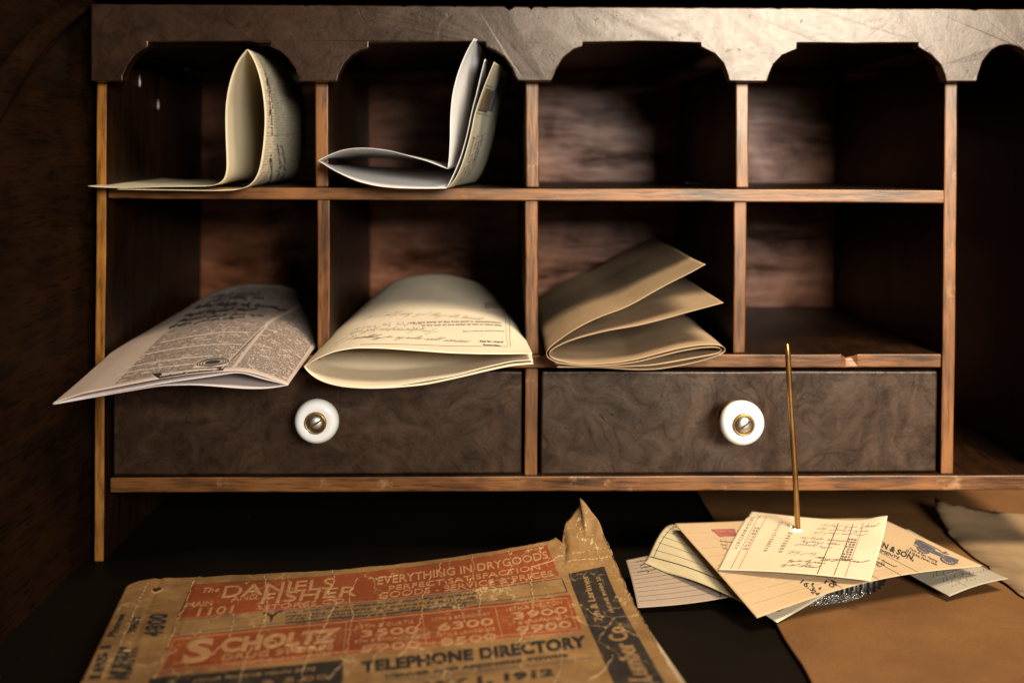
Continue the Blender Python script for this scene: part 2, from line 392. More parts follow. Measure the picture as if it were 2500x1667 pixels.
class Deco:
    "collects decals for one sheet; quads are given as photo pixels (TL,TR,BR,BL) or sheet coordinates in 0..1"
    def __init__(s, S, rng=(0, 1)): s.S, s.rng, s.list = S, rng, []
    def quad(s, q, uv=False):
        if uv: return [(a*(s.S.N-1), b*(s.S.M-1)) for a, b in q]
        return [s.S.locate(x, y, s.rng) for x, y in q]
    def add(s, q, tris, idx, off=0.00020, uv=False, L=1.2):
        Q = s.quad(q, uv)
        ax = max(math.dist(Q[0], Q[1]), math.dist(Q[3], Q[2])); ay = max(math.dist(Q[0], Q[3]), math.dist(Q[1], Q[2]))
        s.list.append((Q, split(tris, L, ax, ay), idx, off))
    def text(s, q, t, idx, off=0.0003, uv=False, bold=0.0, shear=0.0, spacing=1.0): s.add(q, text_tris(t, bold, shear, spacing), idx, off, uv)
    def rect(s, q, idx, off=0.0002, uv=False): s.add(q, RECT, idx, off, uv)
    def line(s, a, b, w, idx, off=0.0002, uv=False):
        # thin rule between two points; w in grid cells
        Q = s.quad([a, b], uv); (x0, y0), (x1, y1) = Q; l = math.dist(*Q) or 1; nx, ny = -(y1-y0)/l*w/2, (x1-x0)/l*w/2
        q = [(x0+nx, y0+ny), (x1+nx, y1+ny), (x1-nx, y1-ny), (x0-nx, y0-ny)]
        s.list.append((q, split(RECT, 1.2, l, w), idx, off))

# ------------------------------------------------------------------ the desk
desk = empty('writing_desk', (0, 0.1, 0))
tag(desk, 'old dark wooden roll-top desk with pigeonholes, scalloped rail and two small drawers', 'desk')

def wob(p, amp, f=14): return Vector((noise.noise(p*f), noise.noise(p*f+Vector((9, 3, 1))), noise.noise(p*f+Vector((2, 7, 5)))))*amp
def slab(name, quad, y0, y1, mats, parent=desk, bevel=0.0008, amp=0.00035, cuts=24, notch=None):
    "a board whose front end shows the given photo outline (TL,TR,BR,BL) at depth y0 and which runs back to y1"
    pts = [P(x, y, y0) for x, y in quad]
    wid = (pts[1]-pts[0]).length; hei = (pts[3]-pts[0]).length
    nu = cuts if wid > hei else 1; nv = 1 if wid > hei else cuts; nd = 6
    bm = bmesh.new(); V = {}
    for k in range(nd+1):
        for j in range(nv+1):
            for i in range(nu+1):
                if 0 < k < nd and 0 < j < nv and 0 < i < nu: continue
                a, b = i/nu, j/nv
                p = pts[0].lerp(pts[1], a).lerp(pts[3].lerp(pts[2], a), b).copy()
                p.y = y0+(y1-y0)*k/nd
                if k == 0: p += wob(p, amp)
                else: p += wob(p, amp*0.6, 6)
                if notch and k == 0: p = notch(p, j)
                V[i, j, k] = bm.verts.new(p)
    def q(a, b, c, d, m=0):
        f = bm.faces.new([V[a], V[b], V[c], V[d]]); f.material_index = m
    for i in range(nu):
        for j in range(nv):
            q((i, j, 0), (i, j+1, 0), (i+1, j+1, 0), (i+1, j, 0), 0)
            q((i, j, nd), (i+1, j, nd), (i+1, j+1, nd), (i, j+1, nd), 1)
    for k in range(nd):
        for i in range(nu):
            q((i, 0, k), (i+1, 0, k), (i+1, 0, k+1), (i, 0, k+1), 1); q((i, nv, k), (i, nv, k+1), (i+1, nv, k+1), (i+1, nv, k), 1)
        for j in range(nv):
            q((0, j, k), (0, j, k+1), (0, j+1, k+1), (0, j+1, k), 1); q((nu, j, k), (nu, j+1, k), (nu, j+1, k+1), (nu, j, k+1), 1)
    bmesh.ops.recalc_face_normals(bm, faces=bm.faces)
    return mesh_obj(name, bm, mats, parent, bevel=bevel)
EV, EH, ER, IY, IZ = M['edge_v'], M['edge_h'], M['edge_raw'], M['inner_y'], M['inner_z']
YB = 0.226
# uprights
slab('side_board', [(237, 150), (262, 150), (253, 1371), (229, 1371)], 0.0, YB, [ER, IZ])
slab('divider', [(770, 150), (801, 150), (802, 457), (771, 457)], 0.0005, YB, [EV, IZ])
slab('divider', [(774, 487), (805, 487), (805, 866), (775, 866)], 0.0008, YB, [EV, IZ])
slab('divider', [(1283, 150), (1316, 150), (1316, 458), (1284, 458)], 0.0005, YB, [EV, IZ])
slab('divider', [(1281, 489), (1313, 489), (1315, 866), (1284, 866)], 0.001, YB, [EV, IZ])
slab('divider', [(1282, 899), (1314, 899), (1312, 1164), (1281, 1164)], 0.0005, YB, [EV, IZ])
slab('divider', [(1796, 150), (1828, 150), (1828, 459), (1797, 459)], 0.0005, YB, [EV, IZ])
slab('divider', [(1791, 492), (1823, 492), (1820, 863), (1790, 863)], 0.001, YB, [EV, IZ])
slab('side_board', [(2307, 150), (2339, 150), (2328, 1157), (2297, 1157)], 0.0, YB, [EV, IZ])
# shelves, rail
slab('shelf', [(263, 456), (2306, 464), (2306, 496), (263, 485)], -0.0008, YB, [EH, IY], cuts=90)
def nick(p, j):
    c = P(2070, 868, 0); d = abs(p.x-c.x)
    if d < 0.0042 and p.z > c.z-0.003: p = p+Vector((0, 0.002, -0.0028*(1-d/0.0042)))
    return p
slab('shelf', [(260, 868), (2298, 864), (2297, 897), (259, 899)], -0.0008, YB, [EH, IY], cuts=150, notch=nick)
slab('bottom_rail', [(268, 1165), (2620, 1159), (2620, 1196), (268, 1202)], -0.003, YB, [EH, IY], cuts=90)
# back, top, far right wall
bm = bmesh.new()
def box(bm, a, b):
    r = bmesh.ops.create_cube(bm, size=1.0)['verts']
    for v in r:
        v.co = Vector((a[0] if v.co.x < 0 else b[0], a[1] if v.co.y < 0 else b[1], a[2] if v.co.z < 0 else b[2]))
    return r
box(bm, (-0.240, YB+0.0005, 0.0405), (0.40, YB+0.008, 0.33)); mesh_obj('back_panel', bm, M['back'], desk)
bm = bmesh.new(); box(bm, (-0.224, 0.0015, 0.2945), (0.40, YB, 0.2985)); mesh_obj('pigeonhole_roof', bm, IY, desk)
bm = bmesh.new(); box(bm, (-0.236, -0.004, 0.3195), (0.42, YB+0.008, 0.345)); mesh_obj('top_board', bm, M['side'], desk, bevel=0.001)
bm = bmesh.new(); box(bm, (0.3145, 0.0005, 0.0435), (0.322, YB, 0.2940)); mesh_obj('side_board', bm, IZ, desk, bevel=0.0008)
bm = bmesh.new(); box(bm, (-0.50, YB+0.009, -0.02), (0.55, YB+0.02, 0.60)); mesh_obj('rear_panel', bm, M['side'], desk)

# scalloped valance
low = [(300, 199), (300, 186), (310, 162), (327, 138), (344, 124), (362, 115), (362, 103), (500, 101), (658, 102), (659, 114), (682, 124), (702, 141), (720, 165), (727, 186), (731, 200),
       (822, 199), (827, 182), (841, 155), (858, 136), (879, 124), (900, 119), (901, 105), (1040, 103), (1185, 103), (1186, 114), (1210, 125), (1234, 142), (1251, 169), (1258, 187), (1265, 198),
       (1347, 199), (1350, 192), (1359, 170), (1377, 141), (1403, 121), (1423, 115), (1424, 105), (1560, 102), (1710, 106), (1711, 115), (1744, 132), (1765, 155), (1775, 181), (1780, 199),
       (1873, 200), (1879, 181), (1889, 158), (1910, 136), (1946, 121), (1947, 106), (2090, 107), (2240, 106), (2240, 116), (2271, 134), (2297, 160), (2307, 186), (2310, 200),
       (2385, 200), (2390, 181), (2400, 150), (2421, 124), (2441, 113), (2462, 110), (2488, 116), (2512, 132), (2530, 160), (2538, 186), (2541, 200), (2625, 200)]
yv = -0.012
bm = bmesh.new(); rows = []
low = [(222, 199)]+low
def dens(poly, step):
    o = []
    for a, b in zip(poly[:-1], poly[1:]):
        n = max(1, int(math.dist(a, b)/step))
        for k in range(n): o.append((a[0]+(b[0]-a[0])*k/n, a[1]+(b[1]-a[1])*k/n))
    return o+[poly[-1]]
low = dens(low, 12)
rndv = random.Random(3)
def top_y(x):
    y = 10+(x-220)*0.0057
    for c, w, d in ((1243, 12, 9), (1296, 7, 6), (985, 6, 3), (1330, 9, 2.5), (1900, 10, 2.5), (745, 5, 3), (2380, 12, 3), (1110, 7, 2)):
        if abs(x-c) < w: y += d*(1-abs(x-c)/w)
    return y+1.1*noise.noise(Vector((x*0.03, 0, 0)))
tops = [(222, top_y(222))]+[(x, top_y(x)) for x in range(228, 2625, 6)]+[(2625, top_y(2625))]
outline = [P(x, y, yv) for x, y in low]+[P(x, y, yv) for x, y in reversed(tops)]
vs = [bm.verts.new(p+wob(p, 0.00018, 60)) for p in outline]
f = bm.faces.new(vs)
r = bmesh.ops.extrude_face_region(bm, geom=[f])
for v in r['geom']:
    if isinstance(v, bmesh.types.BMVert): v.co.y += 0.0105
bmesh.ops.recalc_face_normals(bm, faces=bm.faces)
mesh_obj('scalloped_rail', bm, M['burl'], desk, bevel=0.0011, seg=3)

# drawers
def lathe(bm, prof, cx, cz, seg=48, mat=0):
    "rings (r, y) about a forward axis through (cx, cz)"
    rings = []
    for r, y in prof:
        rings.append([bm.verts.new((cx+r*math.cos(2*math.pi*k/seg), y, cz+r*math.sin(2*math.pi*k/seg))) for k in range(seg)])
    for a, b in zip(rings[:-1], rings[1:]):
        for k in range(seg):
            f = bm.faces.new((a[k], a[(k+1) % seg], b[(k+1) % seg], b[k])); f.material_index = mat; f.smooth = True
    f = bm.faces.new(rings[-1]); f.material_index = mat
    bmesh.ops.recalc_face_normals(bm, faces=bm.faces)
def drawer(quad, kpx, slot_ang, y0):
    pts = [P(x, y, y0) for x, y in quad]
    bm = bmesh.new(); n = 40
    top = [pts[0].lerp(pts[1], i/n) for i in range(n+1)]; bot = [pts[3].lerp(pts[2], i/n) for i in range(n+1)]
    ring = [bm.verts.new(p+wob(p, 0.0003, 25)) for p in top]+[bm.verts.new(p+wob(p, 0.0003, 25)) for p in reversed(bot)]
    f = bm.faces.new(ring); r = bmesh.ops.extrude_face_region(bm, geom=[f])
    for v in r['geom']:
        if isinstance(v, bmesh.types.BMVert): v.co.y += 0.19
    bmesh.ops.recalc_face_normals(bm, faces=bm.faces)
    d = mesh_obj('drawer', bm, M['burl_d'], desk, bevel=0.0012, seg=3)
    c = P(kpx[0], kpx[1], -0.026); x, z = c.x, c.z
    bm = bmesh.new()
    lathe(bm, [(0.0080, y0-0.0003), (0.0082, y0-0.0010), (0.0075, y0-0.0018), (0.0058, y0-0.003), (0.0052, y0-0.009), (0.0062, -0.0145), (0.0062, -0.017)], x, z); mesh_obj('knob_stem', bm, M['brass'], d)
    bm = bmesh.new()
    pr = [(0.0063, -0.0150), (0.0090, -0.0152)]
    for k in range(13):
        a = -math.pi/2+math.pi*k/12; pr.append((0.0090+0.0031*math.cos(a), -0.0204-0.0050*math.sin(a)*-1*-1))
    pr = [(0.0063, -0.0150)]+[(0.0088+0.0035*math.sin(math.pi*k/14), -0.0150-0.0052*(1-math.cos(math.pi*k/14))) for k in range(15)]+[(0.0058, -0.0252), (0.0050, -0.0240)]
    lathe(bm, pr, x, z, 64); mesh_obj('knob', bm, M['porcelain'], d)
    bm = bmesh.new()
    lathe(bm, [(0.0060, -0.0242), (0.0061, -0.0262), (0.0056, -0.0270), (0.0050, -0.0268), (0.0046, -0.0258), (0.0045, -0.0254)], x, z); mesh_obj('knob_collar', bm, M['brass'], d)
    bm = bmesh.new()
    lathe(bm, [(0.0044, -0.0255), (0.0043, -0.0270), (0.0038, -0.0276), (0.0022, -0.0281), (0.0008, -0.0283)], x, z, 40)
    ca, sa = math.cos(slot_ang), math.sin(slot_ang); w = 0.0005; L = 0.0040
    c4 = [(-L, -w), (L, -w), (L, w), (-L, w)]
    f = bm.faces.new([bm.verts.new((x+a*ca-b*sa, -0.02845, z+a*sa+b*ca)) for a, b in c4]); f.material_index = 1
    mesh_obj('screw', bm, [M['steel'], M['slot']], d)
    return d
drawer([(276, 906), (1274, 906), (1273, 1156), (276, 1160)], (770, 1033), math.radians(32), 0.002)
drawer([(1322, 906), (2290, 905), (2286, 1152), (1319, 1158)], (1816, 1037), math.radians(38), 0.002)

# dried glue drops on the inner wall
for (px, py, L) in ((341, 198, 0.0075), (386, 255, 0.0065)):
    X = P(262, 300, 0).x+0.0004; Y = -X*F/(VX-px)-CD; z0 = CZ-(py-VY)/F*(Y+CD)
    bm = bmesh.new(); rings = []
    for k in range(9):
        t = k/8; r = 0.0011*math.sin(math.pi*min(1, t*0.93+0.03))**0.8*(0.15+0.85*t); zz = z0+L*(0.5-t)
        rings.append([bm.verts.new((X+abs(r*0.7*math.sin(a)), Y+r*math.cos(a), zz)) for a in [math.pi*q/6 for q in range(7)]])
    for a, b in zip(rings[:-1], rings[1:]):
        for q in range(6): bm.faces.new((a[q], a[q+1], b[q+1], b[q]))
    mesh_obj('glue_drop', bm, plain('dried glue', (0.85, 0.78, 0.66), 0.3), desk, smooth=True)

# left cheek of the desk with its curved tambour track
XS = -0.2352
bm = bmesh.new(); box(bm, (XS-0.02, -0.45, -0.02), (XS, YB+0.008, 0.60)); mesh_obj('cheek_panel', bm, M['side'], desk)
inner = [(0.30, 0.035), (0.37, 0.075), (0.44, 0.125), (0.51, 0.185), (0.581, 0.2536), (0.598, 0.2661), (0.616, 0.2764), (0.645, 0.2911), (0.677, 0.3060), (0.712, 0.3187)]
outer = [(0.28, 0.055), (0.35, 0.098), (0.42, 0.150), (0.50, 0.213), (0.581, 0.2735), (0.598, 0.284), (0.626, 0.298), (0.656, 0.309), (0.686, 0.317), (0.712, 0.325)]
a = smooth(resample(inner, 60), 20); b = smooth(resample(outer, 60), 20)
def strip(name, A, B, h, mat):
    bm = bmesh.new(); R = []
    for (p, q) in zip(A, B):
        row = []
        for t, hh in ((0, 0.0003), (0.06, h), (0.35, h*1.25), (0.65, h*1.25), (0.94, h), (1, 0.0003)):
            row.append(bm.verts.new((XS+hh, p[0]+(q[0]-p[0])*t-CD, p[1]+(q[1]-p[1])*t)))
        R.append(row)
    for r0, r1 in zip(R[:-1], R[1:]):
        for k in range(5): bm.faces.new((r0[k], r0[k+1], r1[k+1], r1[k]))
    bmesh.ops.recalc_face_normals(bm, faces=bm.faces); return mesh_obj(name, bm, mat, desk, smooth=True)
strip('tambour_track', a+(b-a)*0.12, b, 0.005, M['side'])
strip('track_bead', a-(b-a)*0.05, a+(b-a)*0.07, 0.0022, wood('rubbed bead', (0.22, 0.12, 0.06), (0.06, 0.03, 0.015), 1, 0.4))

# desktop
nt = NT('black desk leather'); v = nt.coord((1, 1, 1))
d1 = nt.ramp(nt.noise(nt.coord((5, 60, 1), rot=(0, 0, 0.7)), 1.6, 5, 0.7), [(0.66, 0.0), (0.80, 1.0)])
sp = nt.ramp(nt.noise(v, 420, 1, 0.5), [(0.78, 0.0), (0.82, 1.0)])
c = nt.mix(nt.math('MULTIPLY', d1, 0.30), (0.0050, 0.0035, 0.0020), (0.05, 0.038, 0.024)); c = nt.mix(nt.math('MULTIPLY', sp, 0.35), c, (0.25, 0.2, 0.14))
desktop_m = nt.out(c, 0.62, nt.bump(nt.noise(v, 350, 4, 0.6), 0.0001), **{'Specular IOR Level': 0.05})
bm = bmesh.new(); box(bm, (-0.50, -0.62, -0.03), (0.55, YB+0.008, 0.0)); mesh_obj('desktop', bm, desktop_m, desk)

# ------------------------------------------------------------------ inks
INK = plain('black ink', (0.022, 0.018, 0.014), 0.7, mott=0.5); INK2 = plain('faded brown ink', (0.10, 0.065, 0.04), 0.7, mott=0.4)
INKG = plain('grey print', (0.26, 0.21, 0.155), 0.7, mott=0.3)
REDL = plain('red rule', (0.42, 0.12, 0.07), 0.7); BLUE = plain('blue black engraving', (0.075, 0.068, 0.078), 0.7, mott=0.4)

# ------------------------------------------------------------------ folded documents in the pigeonholes
def px_rows(profs, counts, depths_n, it=14, ease=1.0):
    "profs: list of profiles, each a list of segments [(px,py,y)..]; blended front to back over depths_n rows"
    C = [curve([[tuple(P(*p)) for p in seg] for seg in pr], counts, it) for pr in profs]
    G = []
    for k in range(depths_n):
        t = k/(depths_n-1)*(len(C)-1); i = min(int(t), len(C)-2); f = t-i
        if len(C) == 2: f = f**ease
        G.append(C[i]*(1-f)+C[i+1]*f)
    return np.array(G)
SHELF1 = P(1500, 461, 0).z+0.0004; SHELF2 = P(1500, 866, 0).z+0.0004
def onfloor(G, zf, eps, eps1=None):
    "keep a sheet on top of the shelf it lies on"
    w = np.clip((G[:, :, 1]+0.022)/0.020, 0, 1); lo = zf+(eps if eps1 is None else (eps+(eps1-eps)*np.linspace(0, 1, G.shape[1]))[None, :])
    G[:, :, 2] = np.where(G[:, :, 2] < lo, G[:, :, 2]*(1-w)+lo*w, G[:, :, 2]); return G
def wave(G, amp, f, seed):
    o = Vector((seed, seed*2.1, 0))
    for j in range(G.shape[0]):
        for i in range(G.shape[1]):
            p = Vector(G[j, i]); G[j, i, 2] += amp*noise.noise(p*f+o); G[j, i, 0] += amp*0.6*noise.noise(p*f+o+Vector((5, 5, 5)))
    return G
def yy(seg, y): return [(a, b, y) for a, b in seg]
def push(segs, y, dx=0, dz=0, kx=1.0):
    "same profile standing at depth y (parallel to the front one)"
    out = []
    for s in segs:
        r = []
        for (px, py, y0) in s:
            p = P(px, py, y0); p = Vector((p.x*kx+dx, y, p.z+dz)); d = y+CD
            r.append((VX+F*p.x/d, VY+F*(CZ-p.z)/d, y))
        out.append(r)
    return out

# (a) yellowed deed standing in a loop
yf = -0.020
A = [yy([(214, 455), (240, 458), (300, 460), (400, 457), (470, 456), (520, 455), (541, 451), (553, 440), (555, 410), (554, 379), (552, 330), (551, 275), (554, 238), (561, 205), (569, 176), (580, 150), (592, 132), (604, 122)], yf),
     yy([(604, 122), (613, 130), (622, 148), (637, 193), (644, 235), (648, 275), (647, 320), (644, 350), (640, 385), (633, 420), (625, 440), (612, 455), (590, 463), (540, 466), (482, 466), (380, 465), (286, 463)], yf)]
B = push(A, 0.125, dz=0.0022)
G = px_rows([A, B], (90, 90), 26); S = Surf(wave(G, 0.0006, 16, 1))
Lu = S.uvu[-1]
tot = Lu; ap = S.uvu[89]
deed_m = paper('deed paper', (0.74, 0.64, 0.44), 0.08, trans=0.06,
               print_nodes=printed(620, 900, (0.10, 0.08, 0.06), 0.006, 0.13, ap+0.004, ap+0.078, 0.52, strength=0.55, swap=True, cols=((0.045, 0.048),)))
# leave only the outer face printed by limiting rows to the right-hand panel
D = Deco(S, (0.51, 0.9))
D.text([(629, 449), (650, 375), (662, 377), (642, 451)], 'DEED.', 1, bold=0.02)
D.line((661, 331), (735, 326), 0.10, 1)
D.add([(640, 170), (652, 330), (658, 330), (646, 170)], script_tris(1, 22, 4, 0.05, 8), 2)
D.text([(661, 330), (658, 268), (661, 268), (664, 330)], 'and bound', 1)
D.text([(663, 264), (649, 190), (652, 189), (666, 264)], 'in our County', 1)
D.add([(652, 448), (668, 350), (690, 352), (678, 446)], script_tris(2, 20, 14, 0.02, 8), 1)
o = S.build('folded_deed', [deed_m, INK, INK2], decals=D.list)
tag(o, 'yellowed printed deed folded into a tall upright loop in the upper left pigeonhole', 'document')

# (b) white letter with a picture on its outer face
yf = -0.026
A = [yy([(1158, 95), (1150, 107), (1137, 131), (1120, 172), (1106, 222), (1100, 275), (1099, 344), (1096, 396), (1093, 412)], yf),
     yy([(1093, 412), (1072, 405), (1044, 392), (1015, 386), (993, 379), (955, 368), (924, 364), (883, 361), (838, 366), (803, 379), (777, 393)], yf),
     yy([(777, 393), (803, 410), (838, 428), (872, 443), (924, 455), (975, 459), (1044, 460), (1090, 459)], yf),
     yy([(1090, 459), (1106, 428), (1124, 386), (1141, 327), (1151, 275), (1165, 224), (1173, 186), (1184, 146)], yf)]
yb = 0.085
B = [yy([(1190, 108), (1185, 150), (1179, 190), (1173, 230), (1165, 280), (1158, 330), (1148, 380), (1140, 402)], yb),
     yy([(1140, 402), (1100, 399), (1050, 394), (1000, 389), (950, 385), (900, 383), (850, 386), (825, 392), (812, 396)], yb),
     yy([(812, 396), (830, 400), (870, 404), (924, 408), (1000, 411), (1060, 413), (1120, 413), (1147, 411)], yb),
     yy([(1147, 411), (1161, 372), (1172, 320), (1181, 275), (1189, 225), (1196, 186), (1204, 146)], yb)]
Mid = [yy([(1180, 103), (1172, 130), (1163, 165), (1154, 205), (1147, 255), (1141, 300), (1133, 360), (1119, 406)], 0.02),
     yy([(1115, 407), (1080, 398), (1040, 388), (1000, 380), (950, 372), (900, 368), (850, 371), (815, 383), (795, 394)], 0.02),
     yy([(795, 394), (820, 412), (860, 424), (924, 434), (1000, 438), (1060, 438), (1110, 436), (1119, 434)], 0.02),
     yy([(1119, 434), (1137, 392), (1149, 330), (1158, 275), (1170, 224), (1178, 186), (1188, 146)], 0.02)]
G = px_rows([A, Mid, B], (46, 46, 46, 46), 30, 10); S = Surf(wave(G, 0.0005, 16, 2))
letter = empty('folded_letter', P(1090, 459, 0.03)); tag(letter, 'white letter folded in a bulging V, in the second pigeonhole of the top row', 'letter')
S.build('sheet', [paper('white letter paper', (0.70, 0.68, 0.66), 0.03, trans=0.06)], letter)
A = [yy([(1094, 460), (1112, 440), (1130, 398), (1148, 335), (1160, 275), (1178, 222), (1192, 186), (1206, 151)], yf+0.002)]
B = push(A, 0.10, dx=0.0125, dz=0.001)
G = px_rows([A, B], (60,), 24, 8); S = Surf(wave(G, 0.0005, 18, 3))
D = Deco(S)
def uvq(a, b, c, d): return [(a, b), (c, b), (c, d), (a, d)]
D.rect(uvq(0.62, 0.06, 0.80, 0.42), 1, uv=True); D.rect(uvq(0.64, 0.42, 0.93, 0.62), 2, uv=True)
D.line((0.60, 0.03), (0.60, 0.6), 0.15, 3, uv=True); D.line((0.82, 0.03), (0.82, 0.35), 0.2, 3, uv=True)
for q in range(7): D.line((0.12+0.05*q, 0.10+0.03*q), (0.16+0.05*q, 0.35+0.05*q), 0.16, 2, uv=True)
D.add(uvq(0.05, 0.08, 0.5, 0.5), script_tris(4, 16, 9, 0.012), 3, uv=True)
S.build('cover_leaf', [paper('cream leaf', (0.48, 0.44, 0.32), 0.25, trans=0.04), plain('brown halftone', (0.14, 0.10, 0.05), 0.7, mott=0.6, bscale=900),
                       plain('grey halftone', (0.12, 0.12, 0.13), 0.7, mott=0.6, bscale=900), INK2], letter, decals=D.list)

# (c) newspaper folded flat, sticking far out
A = [yy([(129, 986)], -0.100)+[(200, 963, -0.096), (290, 945, -0.092), (375, 928, -0.088), (462, 913, -0.084), (530, 906, -0.080), (585, 903, -0.077), (627, 912, -0.075), (665, 926, -0.073), (703, 939, -0.071)]]
Mi = [[(268, 862, 0.0), (330, 838, 0.003), (420, 812, 0.006), (500, 795, 0.008), (570, 784, 0.009), (640, 784, 0.008), (700, 798, 0.007), (740, 822, 0.004), (764, 850, 0.0)]]
B = [[(524, 712, 0.195), (560, 700, 0.196), (617, 691, 0.197), (680, 694, 0.197), (740, 708, 0.197), (800, 736, 0.197), (846, 772, 0.196)]]
G = px_rows([A, Mi, B], (110,), 60, 10)
S = Surf(wave(G, 0.0007, 20, 4))
W = S.uvu[-1]; H = S.uvv[-1]
news_m = paper('newsprint', (0.52, 0.41, 0.34), 0.08, speck=0.12,
               print_nodes=printed(520, 1500, (0.040, 0.030, 0.024), W*0.24, W*0.985, 0.006, H*0.93, 0.57, cols=((W*0.735, W*0.752),), strength=0.95, fill=0.70, blank=0.36))
news = empty('newspaper', (-0.16, 0.05, 0.118)); tag(news, 'folded newspaper lying flat and jutting out of the lower left pigeonhole over its board', 'newspaper')
D = Deco(S)
D.rect([(372, 914), (545, 897), (546, 905), (388, 925)], 1)       # banner
D.rect([(392, 913), (528, 900), (530, 903), (396, 917)], 0, off=0.0004)
D.add([(478, 888), (560, 874), (562, 893), (480, 907)], [], 1)
ring = []
for (r0, r1) in ((0.50, 0.46), (0.42, 0.39), (0.34, 0.31), (0.24, 0.02)):
    for k in range(30):
        a0, a1 = 2*math.pi*k/30, 2*math.pi*(k+1)/30
        p = [(0.5+r*math.cos(a), 0.5+r*math.sin(a)) for r, a in ((r0, a0), (r0, a1), (r1, a1), (r1, a0))]
        ring += [(p[0], p[1], p[2]), (p[0], p[2], p[3])]
D.add([(482, 880), (566, 874), (556, 893), (470, 899)], RECT, 2, off=0.00025)
D.add([(486, 880), (564, 874), (554, 893), (474, 899)], ring, 1, off=0.0004)
D.add([(425, 782), (640, 768), (650, 784), (405, 804)], script_tris(2, 26, 5, 0.040, 8), 1); D.add([(470, 748), (650, 742), (665, 764), (440, 778)], script_tris(2, 22, 6, 0.045, 8), 1)
D.add([(520, 722), (660, 716), (680, 736), (490, 744)], script_tris(2, 20, 7, 0.05, 8), 1)
D.add([(385, 916), (535, 899), (537, 905), (388, 923)], script_tris(1, 26, 8, 0.016, 14), 2, off=0.0005)
for (x0, y0, x1, y1) in ((300, 900, 520, 870), (280, 916, 500, 888), (345, 868, 590, 842), (390, 838, 610, 812)):
    D.line((x0, y0), (x1, y1), 0.35, 2, off=0.0003)
D.line((541, 901), (640, 800), 0.45, 2, off=0.00028); D.line((546, 901), (645, 800), 0.15, 1, off=0.0004)
S.build('front_sheet', [news_m, INK, paper('newsprint bare', (0.50, 0.40, 0.33), 0.1)], news, decals=D.list)
plain_news = paper('newsprint blank side', (0.56, 0.48, 0.45), 0.06)
A2 = [[(131, 987, -0.1005), (265, 963, -0.092), (393, 941, -0.086), (479, 939, -0.082), (540, 944, -0.079), (600, 949, -0.077), (650, 949, -0.074), (685, 944, -0.072), (703, 940, -0.0715)]]
B2 = [[(524, 735, 0.195), (560, 742, 0.196), (617, 745, 0.197), (680, 746, 0.197), (740, 747, 0.197), (800, 747, 0.197), (846, 776, 0.196)]]
M2 = [[(268, 869, 0.0), (330, 866, 0.003), (420, 862, 0.006), (500, 862, 0.008), (570, 862, 0.009), (640, 862, 0.008), (700, 862, 0.007), (740, 860, 0.004), (764, 853, 0.0)]]
S = Surf(px_rows([A2, M2, B2], (70,), 40, 10)); S.build('rear_sheet', [plain_news], news)
A3 = [[(129.5, 986.5, -0.1002), (220, 967, -0.094), (330, 948, -0.0895), (400, 935, -0.0865), (470, 925, -0.083), (540, 915, -0.0795), (585, 907, -0.0765), (640, 925, -0.0745), (703, 939.5, -0.0712)]]
M3 = [[(268, 866, 0.0), (330, 850, 0.003), (420, 830, 0.006), (500, 815, 0.008), (570, 802, 0.009), (640, 800, 0.008), (700, 812, 0.007), (740, 832, 0.004), (764, 851, 0.0)]]
B3 = [[(524, 720, 0.195), (560, 712, 0.196), (617, 706, 0.197), (680, 706, 0.197), (740, 718, 0.197), (800, 740, 0.197), (846, 774, 0.196)]]
S = Surf(px_rows([A3, M3, B3], (70,), 40, 10)); S.build('inner_sheet', [plain_news], news)

# (d) cream document, bulging, with handwriting
yf = -0.060
up = yy([(743, 895), (757, 884), (776, 874), (798, 864), (822, 856), (868, 849), (930, 850), (1006, 855), (1098, 861), (1159, 863), (1220, 864), (1299, 863)], yf)
lo = yy([(743, 895), (749, 905), (761, 916), (792, 932), (838, 942), (899, 946), (960, 944), (1037, 937), (1113, 921), (1190, 902), (1251, 889), (1301, 886)], yf)
upb = [(915, 735, 0.16), (925, 715, 0.16), (940, 700, 0.16), (965, 685, 0.16), (1000, 675, 0.16), (1040, 669, 0.16), (1080, 668, 0.16), (1120, 674, 0.16), (1160, 686, 0.16), (1195, 702, 0.16), (1225, 724, 0.16), (1238, 765, 0.16)]
upm = [(800, 832, 0.03), (815, 812, 0.03), (838, 792, 0.03), (868, 775, 0.03), (910, 763, 0.03), (960, 757, 0.03), (1020, 755, 0.03), (1080, 757, 0.03), (1150, 762, 0.03), (1210, 770, 0.03), (1255, 784, 0.03), (1279, 820, 0.03)]
lob = [(915, 735, 0.16), (930, 742, 0.16), (960, 750, 0.16), (1000, 752, 0.16), (1040, 752, 0.16), (1080, 752, 0.16), (1150, 756, 0.16), (1200, 762, 0.16), (1238, 769, 0.16)]
lom = [(800, 832, 0.03), (806, 842, 0.03), (820, 850, 0.03), (860, 855, 0.03), (930, 855, 0.03), (1040, 855, 0.03), (1150, 852, 0.03), (1220, 840, 0.03), (1279, 826, 0.03)]
doc = empty('folded_document', P(1020, 865, 0.02)); tag(doc, 'cream handwritten document folded into a bulging pocket, jutting from its pigeonhole above the left knob', 'document')
S = Surf(wave(px_rows([[up], [upm], [upb]], (110,), 60, 10), 0.0005, 18, 5))
D = Deco(S)
D.line((1246, 847), (1236, 765), 0.16, 1); D.line((1239, 847), (1229, 765), 0.07, 1); D.line((1236, 763), (1230, 738), 0.25, 3)
D.line((880, 842), (1239, 847), 0.10, 2)
D.add([(855, 822), (1160, 826), (1172, 842), (850, 834)], script_tris(1, 40, 21, 0.0036, 9, 1.0), 2)
D.add([(880, 800), (1130, 806), (1140, 822), (870, 816)], script_tris(1, 34, 22, 0.0036, 9), 3)
